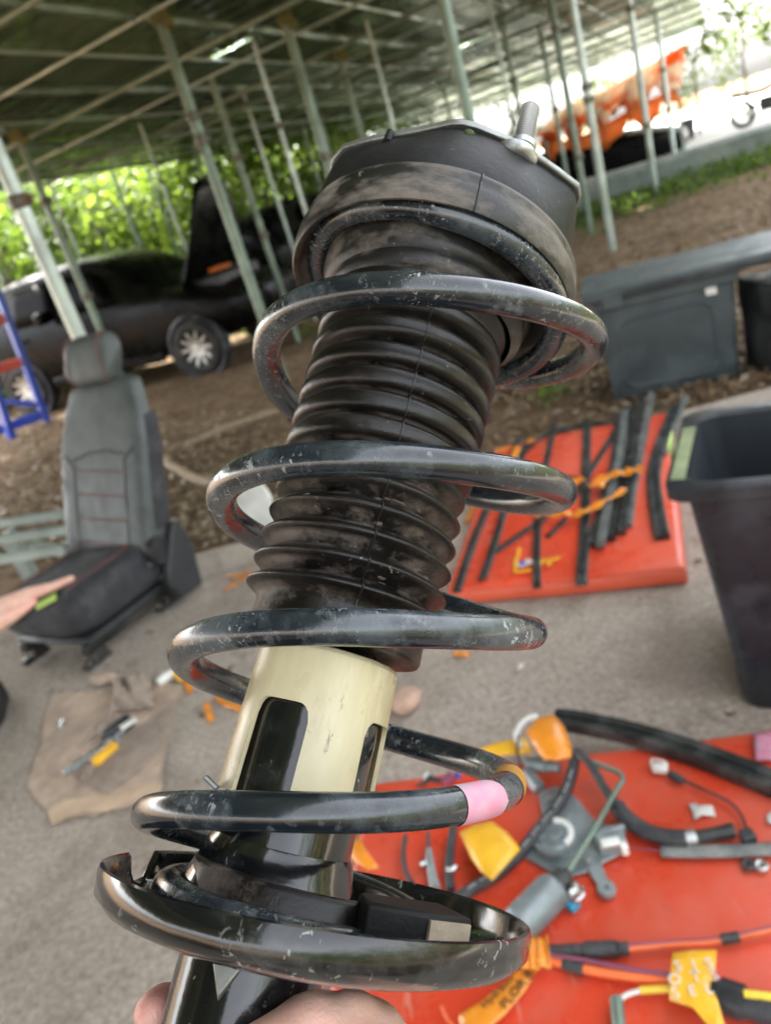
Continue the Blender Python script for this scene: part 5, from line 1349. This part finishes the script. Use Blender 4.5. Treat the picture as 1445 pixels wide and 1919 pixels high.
# small connector and short cables left of the hose
t = thing('small_connector', 'small purple and blue plug with dark lead right of the cup', 'plug', tuple(G(825, 1462, ZS)))
build('plug', MB().box(tuple(G(840, 1460, ZS+.012)), (.030, .020, .018), Matrix.Rotation(.5, 3, 'Z')), 'purple_wire', t, bevel=.002)
build('blue_end', MB().box(tuple(G(858, 1453, ZS+.012)), (.009, .016, .014), Matrix.Rotation(.5, 3, 'Z')), 'blue_plastic', t, bevel=.002)
build('lead', MB().tube([G(825, 1464, ZS+.012), G(805, 1458, ZS+.012), G(795, 1468, ZS+.012), G(782, 1472, ZS+.008)], [.006, .0085, .005, .004], 10), 'hose_rubber', t)
build('tip', MB().tube([G(802, 1450, ZS+.012), G(796, 1460, ZS+.012)], .006, 8), 'white_plastic', t)
cable('dark grey cable end hanging down left of the metal joint', [(760, 1566), (756, 1600), (760, 1630), (772, 1655)], .0055, ZS+.012, 'hose_rubber')
cable('short dark hose with metal joint left of the yellow flag', [(850, 1550), (845, 1590), (842, 1630), (845, 1668)], .0095, ZS+.014, 'hose_rubber', 'hose', 'hose')
t = thing('metal_joint', 'grey metal joint with screw between two short cables', 'metal joint', tuple(G(805, 1620, ZS)))
build('stem', MB().tube([G(802, 1560, ZS+.012), G(804, 1595, ZS+.012)], .004, 8), 'hose_rubber', t)
build('body', MB().tube([G(804, 1592, ZS+.012), G(804, 1605, ZS+.013), G(810, 1640, ZS+.013), G(816, 1664, ZS+.012)], [.006, .008, .009, .011], 12), 'motor_grey', t)
build('screw', MB().tube([G(789, 1620, ZS+.013), G(800, 1616, ZS+.013)], [.008, .005], 10), 'steel_bright', t)
p = G(848, 1628, ZS+.022); solo('hose_clip', 'bright metal clip on the short dark hose', 'clip', MB().ball(tuple(p), .010, 12, (1.3, .8, .8)), 'steel_bright')
# brake cables, tape roll and hand-lettered tags at the bottom
cb1 = thing('brake_cable', 'orange sheathed cable with ribbed black sleeve running to the right edge', 'cable', tuple(G(1040, 1785, ZS)))
pts = [G(1030, 1783, ZS+.016), G(1180, 1777, ZS+.016)]
prof = []; nr = 46
rp = [pts[0].lerp(pts[1], i/nr) for i in range(nr+1)]; build('ribbed_sleeve', MB().tube(rp, [.0100+.0016*(i % 2)+(.003 if 20 < i < 40 else 0) for i in range(nr+1)], 14), 'hose_rubber', cb1)
build('sheath', MB().tube(curve_pts([G(1178, 1777, ZS+.016), G(1260, 1770, ZS+.014), G(1350, 1762, ZS+.012), G(1480, 1735, ZS+.012)], 6), .0058, 10), 'orange_cable', cb1)
build('core', MB().tube(curve_pts([G(1178, 1771, ZS+.022), G(1260, 1765, ZS+.018), G(1350, 1758, ZS+.016), G(1480, 1730, ZS+.016)], 6), .0028, 8), 'purple_wire', cb1)
build('joint', MB().tube([G(1352, 1761, ZS+.013), G(1386, 1755, ZS+.013)], .0085, 10), 'hose_rubber', cb1)
cb2 = thing('brake_cable', 'second orange cable slanting down from the tape to the yellow lettered tag', 'cable', tuple(G(1040, 1805, ZS)))
build('sheath', MB().tube(curve_pts([G(1010, 1794, ZS+.014), G(1090, 1815, ZS+.012), G(1180, 1830, ZS+.012), G(1265, 1838, ZS+.012)], 6), .0075, 10), 'orange_cable', cb2)
build('sleeve', MB().tube([G(1056, 1806, ZS+.012), G(1094, 1818, ZS+.012)], .0095, 12), 'hose_rubber', cb2)
cable('thin dark purple cable between the two orange cables', [(1030, 1790), (1100, 1800), (1180, 1816), (1265, 1828)], .0042, ZS+.020, 'purple_wire', 'wire', 'wire')
t = ribbon('orange tape wound round the cable ends beside the spring seat', [(980, 1786), (995, 1786), (1010, 1786), (1030, 1784)], .060, ZS+.028, wav=.003)
lt_ = flag('long orange tape tag with black handwriting below the spring seat', [(1012, 1810), (985, 1860), (945, 1905), (905, 1938), (862, 1940), (862, 1905), (905, 1880), (950, 1840), (985, 1808)], ZS+.014, 'orange_tape', name='lettered_tag', curl=.006)
def text_on(par, px, py, px2, py2, z, s, txt, size, mat):
    p, q = G(px, py, z), G(px2, py2, z); x = (q-p); x.z = 0
    M = frame((p+q)/2, x, (-x.y, x.x, 0)); return words('handwriting', txt, size, M, mat, par)
text_on(lt_, 938, 1892, 1000, 1818, ZS+.0235, 1, 'PLOR 8', .024, 'ink')
text_on(lt_, 905, 1886, 962, 1828, ZS+.0235, 1, 'Hydraulic', .019, 'ink')
yt = flag('yellow orange tape tag with silver letters at the bottom right', [(1262, 1790), (1300, 1786), (1344, 1782), (1342, 1815), (1336, 1845), (1350, 1890), (1362, 1930), (1330, 1925), (1300, 1890), (1256, 1876), (1258, 1830)], ZS+.034, 'yellow_tape', name='lettered_tag', curl=.006)
text_on(yt, 1262, 1812, 1340, 1804, ZS+.0425, 1, 'S  J  S', .026, 'silver_print')
text_on(yt, 1262, 1836, 1338, 1828, ZS+.0425, 1, 'O  T  S', .026, 'silver_print')
text_on(yt, 1262, 1862, 1336, 1852, ZS+.0425, 1, 'S  E  L', .024, 'silver_print')
cable('short yellow wire with bare white end left of the yellow tag', [(1200, 1856), (1230, 1854), (1265, 1852)], .0062, ZS+.014, 'yellow_cable', 'wire', 'wire')
cable('thin white wire bending to the small coil spring', [(1162, 1874), (1176, 1864), (1200, 1857)], .0042, ZS+.014, 'white_plastic', 'wire', 'wire')
hp3 = []
a0_, a1_ = G(1156, 1872, ZS+.012), G(1164, 1960, ZS+.012); dx_ = (a1_-a0_).normalized(); dn_ = Vector((-dx_.y, dx_.x, 0))
for i in range(240): q = i/240; hp3.append(a0_.lerp(a1_, q)+.009*(dn_*math.cos(i*.62)+Vector((0, 0, 1))*math.sin(i*.62)))
solo('small_spring', 'small dull coil spring at the bottom of the picture', 'spring', MB().tube(hp3, .0022, 6), 'galvanised', sharp=60)
pc = thing('cable_plug', 'black round cable plug at the bottom right corner under the yellow tag', 'plug', tuple(G(1360, 1870, ZS)))
build('housing', MB().tube([G(1335, 1860, ZS+.022), G(1350, 1864, ZS+.022), G(1352, 1865, ZS+.022), G(1395, 1880, ZS+.022), G(1397, 1881, ZS+.022), G(1470, 1900, ZS+.022)], [.018, .022, .026, .026, .021, .021], 20), 'black_plastic', pc, sharp=40)
build('rib', MB().tube([G(1425, 1888, ZS+.022), G(1432, 1890, ZS+.022)], .0235, 20), 'black_plastic', pc)
build('yellow_lead', MB().tube([G(1395, 1862, ZS+.045), G(1480, 1872, ZS+.045)], .006, 8), 'yellow_cable', pc)
cable('thin orange wire curving at the lower edge beside the hand', [(828, 1886), (836, 1905), (852, 1925), (880, 1945)], .003, ZS+.012, 'orange_cable', 'wire', 'wire')

pw = G(492, 1006, -.02)
wm = frame(pw, (.95, -.3, 0), (.05, .1, 1))
b = MB().prism([(-.10, 0), (.09, 0), (.11, .20), (.07, .31), (-.06, .33), (-.12, .22)], -.012, .012, wm)
solo('plastic_cover', 'glossy white plastic cover standing on the dirt behind the second coil', 'plastic cover', b, 'white_plastic', bevel=.006)
ribbon('yellow tape end beside the white plastic cover behind the boot', [(538, 905), (552, 900), (566, 898)], .03, .03, mat='yellow_tape', name='tape_scrap')
# ================================================================ cardboard and tools at lower left
def board(label, px, z, mat, name='cardboard', h=.004):
    P = [G(x, y, z) for x, y in px]
    return solo(name, label, 'cardboard', MB().prism([(p.x, p.y) for p in P], z-h/2, z+h/2), mat, sharp=30)
board('flattened brown cardboard sheet on the floor left of the strut', [(97, 1305), (128, 1296), (160, 1299), (215, 1288), (262, 1291), (300, 1280), (344, 1284), (341, 1300), (328, 1312), (330, 1340), (312, 1392), (301, 1446), (304, 1470), (293, 1498), (262, 1500), (240, 1512), (200, 1518), (176, 1530), (140, 1528), (95, 1542), (97, 1526), (84, 1512), (66, 1498), (51, 1473), (62, 1440), (66, 1412), (78, 1396), (80, 1350)], .006, 'cardboard')
board('darker cardboard flap folded over the brown sheet', [(215, 1392), (338, 1308), (300, 1400), (205, 1488), (180, 1480), (130, 1448), (165, 1425)], .013, 'rag')
board('pale torn cardboard strip along the near edge of the sheet', [(95, 1515), (120, 1500), (180, 1492), (225, 1474), (262, 1476), (290, 1460), (298, 1478), (297, 1494), (250, 1500), (200, 1520), (150, 1522), (96, 1545), (90, 1530)], .011, 'cardboard_pale')
def crumple(label, px, z, h, mat, name='rag', cat='rag', seed=1, n=14):
    P = [G(x, y, z) for x, y in px]; rg = random.Random(seed); g = []
    for i in range(n):
        row = []
        for j in range(n):
            u, v = i/(n-1), j/(n-1); p = P[0].lerp(P[1], u).lerp(P[3].lerp(P[2], u), v); e = min(u, 1-u, v, 1-v)*2
            p += Vector((rg.uniform(-1, 1)*.012, rg.uniform(-1, 1)*.012, h*min(1, e*2.2)*(.45+.55*rg.random())*(.6+.6*math.sin(u*9+v*5)**2))); row.append(p)
        g.append(row)
    return solo(name, label, cat, MB().patch(g), mat, solid=.003, sharp=70, sub=1)
crumple('crumpled dirty brown rag on top of the cardboard', [(205, 1340), (290, 1325), (282, 1262), (215, 1272)], .012, .07, 'rag', seed=4)
crumple('small crumpled brown paper in front of the rag', [(168, 1285), (222, 1280), (232, 1264), (172, 1270)], .010, .035, 'cardboard', 'crumpled_paper', 'paper', 5, 9)
crumple('dusty cloth strip lying along the metal bar', [(142, 1405), (190, 1372), (236, 1340), (205, 1342)], .012, .03, 'rag', 'rag', 'rag', 8, 10)
b = MB().bar(G(119, 1449, .026), G(205, 1390, .026), .030, .008); b.bar(G(203, 1391, .028), G(233, 1368, .030), .018, .016)
solo('pry_bar', 'flat steel scraper blade lying on the cardboard beside the screwdriver', 'scraper', b, 'tool_steel', bevel=.002)
sd = thing('screwdriver', 'screwdriver with yellow handle lying on the cardboard', 'screwdriver', tuple(G(195, 1415, .02)))
build('handle', MB().tube([G(174, 1432, .024), G(178, 1429, .024), G(196, 1413, .024), G(214, 1397, .024), G(217, 1394, .024)], [.012, .019, .016, .019, .010], 8), 'screwdriver_yellow', sd)
build('shaft', MB().tube([G(217, 1394, .022), G(222, 1385, .020)], .0045, 8), 'tool_steel', sd)
build('butt', MB().tube([G(160, 1458, .02), G(170, 1437, .022)], [.016, .014], 8), 'rag', sd)
bb = solo('battery_box', 'small black box with white label lying beside the rag', 'box', MB().box(tuple(G(220, 1366, .03)), (.10, .045, .035), Matrix.Rotation(.75, 3, 'Z')), 'black_plastic', bevel=.004)
solo('white_label', 'small white label lying on the black box', 'label', MB().box(tuple(G(240, 1356, .045)), (.055, .025, .006), Matrix.Rotation(.55, 3, 'Z')), 'white_plastic')
wt = thing('silicone_tube', 'white tube with yellow tip left of the second lowest coil', 'tube', tuple(G(305, 1270, .015)))
build('tube_body', MB().tube([G(295, 1280, .018), G(312, 1268, .020), G(326, 1260, .020)], [.014, .020, .016], 12), 'white_plastic', wt)
build('tip', MB().tube([G(326, 1262, .018), G(338, 1276, .016)], [.014, .005], 8), 'yellow_tape', wt)
p = G(118, 1350, .015)
solo('small_bolt', 'small bright bolt on the cardboard near its left edge', 'bolt', MB().tube([p, p+Vector((.0, -.05, 0))], [.009, .004], 8), 'tool_steel')
p = G(-62, 1376, .0)
solo('rubber_tyre', 'dark rubber tyre lying flat and cut off by the left edge', 'tyre', MB().lathe([(.11, .0), (.22, .005), (.25, .05), (.25, .09), (.22, .14), (.12, .14), (.11, .07), (.11, .0)], 40, M=Matrix.Translation((p.x-.08, p.y, 0))), 'tyre_rubber')

# ================================================================ the hand under the strut, and a helper's hand at left
def flesh(name, caps, balls, vox, parent=None, local=False, mat='skin'):
    """one continuous skin grown from tapered limbs that overlap"""
    b = MB()
    for pts, r in caps:
        pts = [Vector(p) for p in pts]; b.tube(pts, r, 16)
        for p, q in zip(pts, r): b.ball(tuple(p), q, 14)
    for c, r, sc, R in balls: b.ball(c, r, 18, sc, R)
    o = build(name, b, mat, parent, local=local, sharp=180)
    rm = o.modifiers.new('join', 'REMESH'); rm.mode = 'VOXEL'; rm.voxel_size = vox; rm.use_smooth_shade = True
    sm = o.modifiers.new('smooth', 'SMOOTH'); sm.factor = .6; sm.iterations = 7
    return o
def on_y(px, py, y):
    o = SMI @ CP; d = SMI.to_3x3() @ ray(px, py); t = (y-o.y)/d.y
    return o + t*d
person = thing('person', 'hand of the person holding up the strut, at the bottom edge', 'person', M=SM)
fing = []
zs = [-.0865, -.1045, -.122, -.138]; ln = [1.0, 1.06, 1.0, .82]
for i, z in enumerate(zs):
    R_ = .0325; r0 = [.0086, .0092, .0090, .0080][i]
    kn = Vector((.050, .010+.004*i, z+.004)); path = [kn]
    for a_ in (35, 70, 100, 125, 143 if i == 0 else 160):
        aa_ = a_*ln[i]; path.append(Vector((R_*math.cos(math.radians(aa_)), R_*math.sin(math.radians(aa_)), z-.0005*a_*.02)))
    q_ = path[-1]; path.append(q_+Vector((-.0022, -.0065, 0)))
    fing.append((path, [r0*1.2, r0*1.12, r0*1.05, r0*1.08, r0*.98, r0*.98, r0*.86]))
m0, m1, m2 = on_y(592, 1912, -.030), on_y(660, 1908, -.030), on_y(712, 1916, -.022)
thumb = ([(m2.x+.008, -.010, m2.z-.030), tuple(m1+Vector((.004, .004, -.012))), tuple(m1), tuple(m0), tuple(m0+Vector((-.014, -.002, -.016))), tuple(m0+Vector((-.026, .0, -.034)))], [.022, .019, .0085, .0085, .0125, .0095])
palm = [([(.056, .012, -.092), (.060, .014, -.120), (.058, .014, -.145)], [.013, .016, .015]), ([(.072, .002, -.125), (.085, -.004, -.165), (.105, -.015, -.215), (.135, -.045, -.32), (.165, -.085, -.42)], [.026, .028, .027, .031, .037])]
hand = flesh('hand', fing+[thumb]+palm, [(tuple((m0+m1)/2+Vector((0, .004, -.0105))), .018, (1.15, .8, .95), None), ((.062, .004, -.112), .026, (.7, .9, 1.3), None)], .0015, person, True)
h2 = thing('person', 'hand of a second person reaching in at the left edge, finger pointing', 'person', tuple(at(20, 1150, 2.0)))
def hp_(x, y, d=2.0): return at(x, y, d)
caps = [([hp_(-420, 1320, 1.9), hp_(-200, 1225, 1.95), hp_(-70, 1178, 2.0), hp_(-10, 1155, 2.0), hp_(30, 1134, 2.0)], [.045, .038, .036, .034, .026]),
        ([hp_(0, 1142, 2.0), hp_(55, 1113, 2.0), hp_(98, 1099, 2.0), hp_(133, 1084, 2.0)], [.030, .0185, .0125, .0085]),
        ([hp_(-10, 1165, 1.98), hp_(22, 1152, 1.98), hp_(46, 1138, 1.99), hp_(62, 1128, 2.0)], [.030, .020, .014, .010])]
flesh('hand', caps, [((tuple(hp_(-20, 1165, 1.99))), .036, (1, .8, .9), None)], .003, h2)
gd = hp_(72, 1137, 2.05); gx = (hp_(112, 1112, 2.05)-hp_(28, 1158, 2.05)).normalized()
gad = thing('handheld_gadget', 'flat black gadget with a green patch held beneath the pointing finger', 'gadget', tuple(gd))
GM = frame(gd, gx, (0, -.35, .9))
b = MB().box((0, 0, 0), (.155, .014, .05)); b.v = [GM @ v for v in b.v]; build('case', b, 'black_plastic', gad, bevel=.005)
b = MB().box((.028, .0085, .006), (.06, .002, .026)); b.v = [GM @ v for v in b.v]; build('green_patch', b, 'green_tape', gad, bevel=.0008)
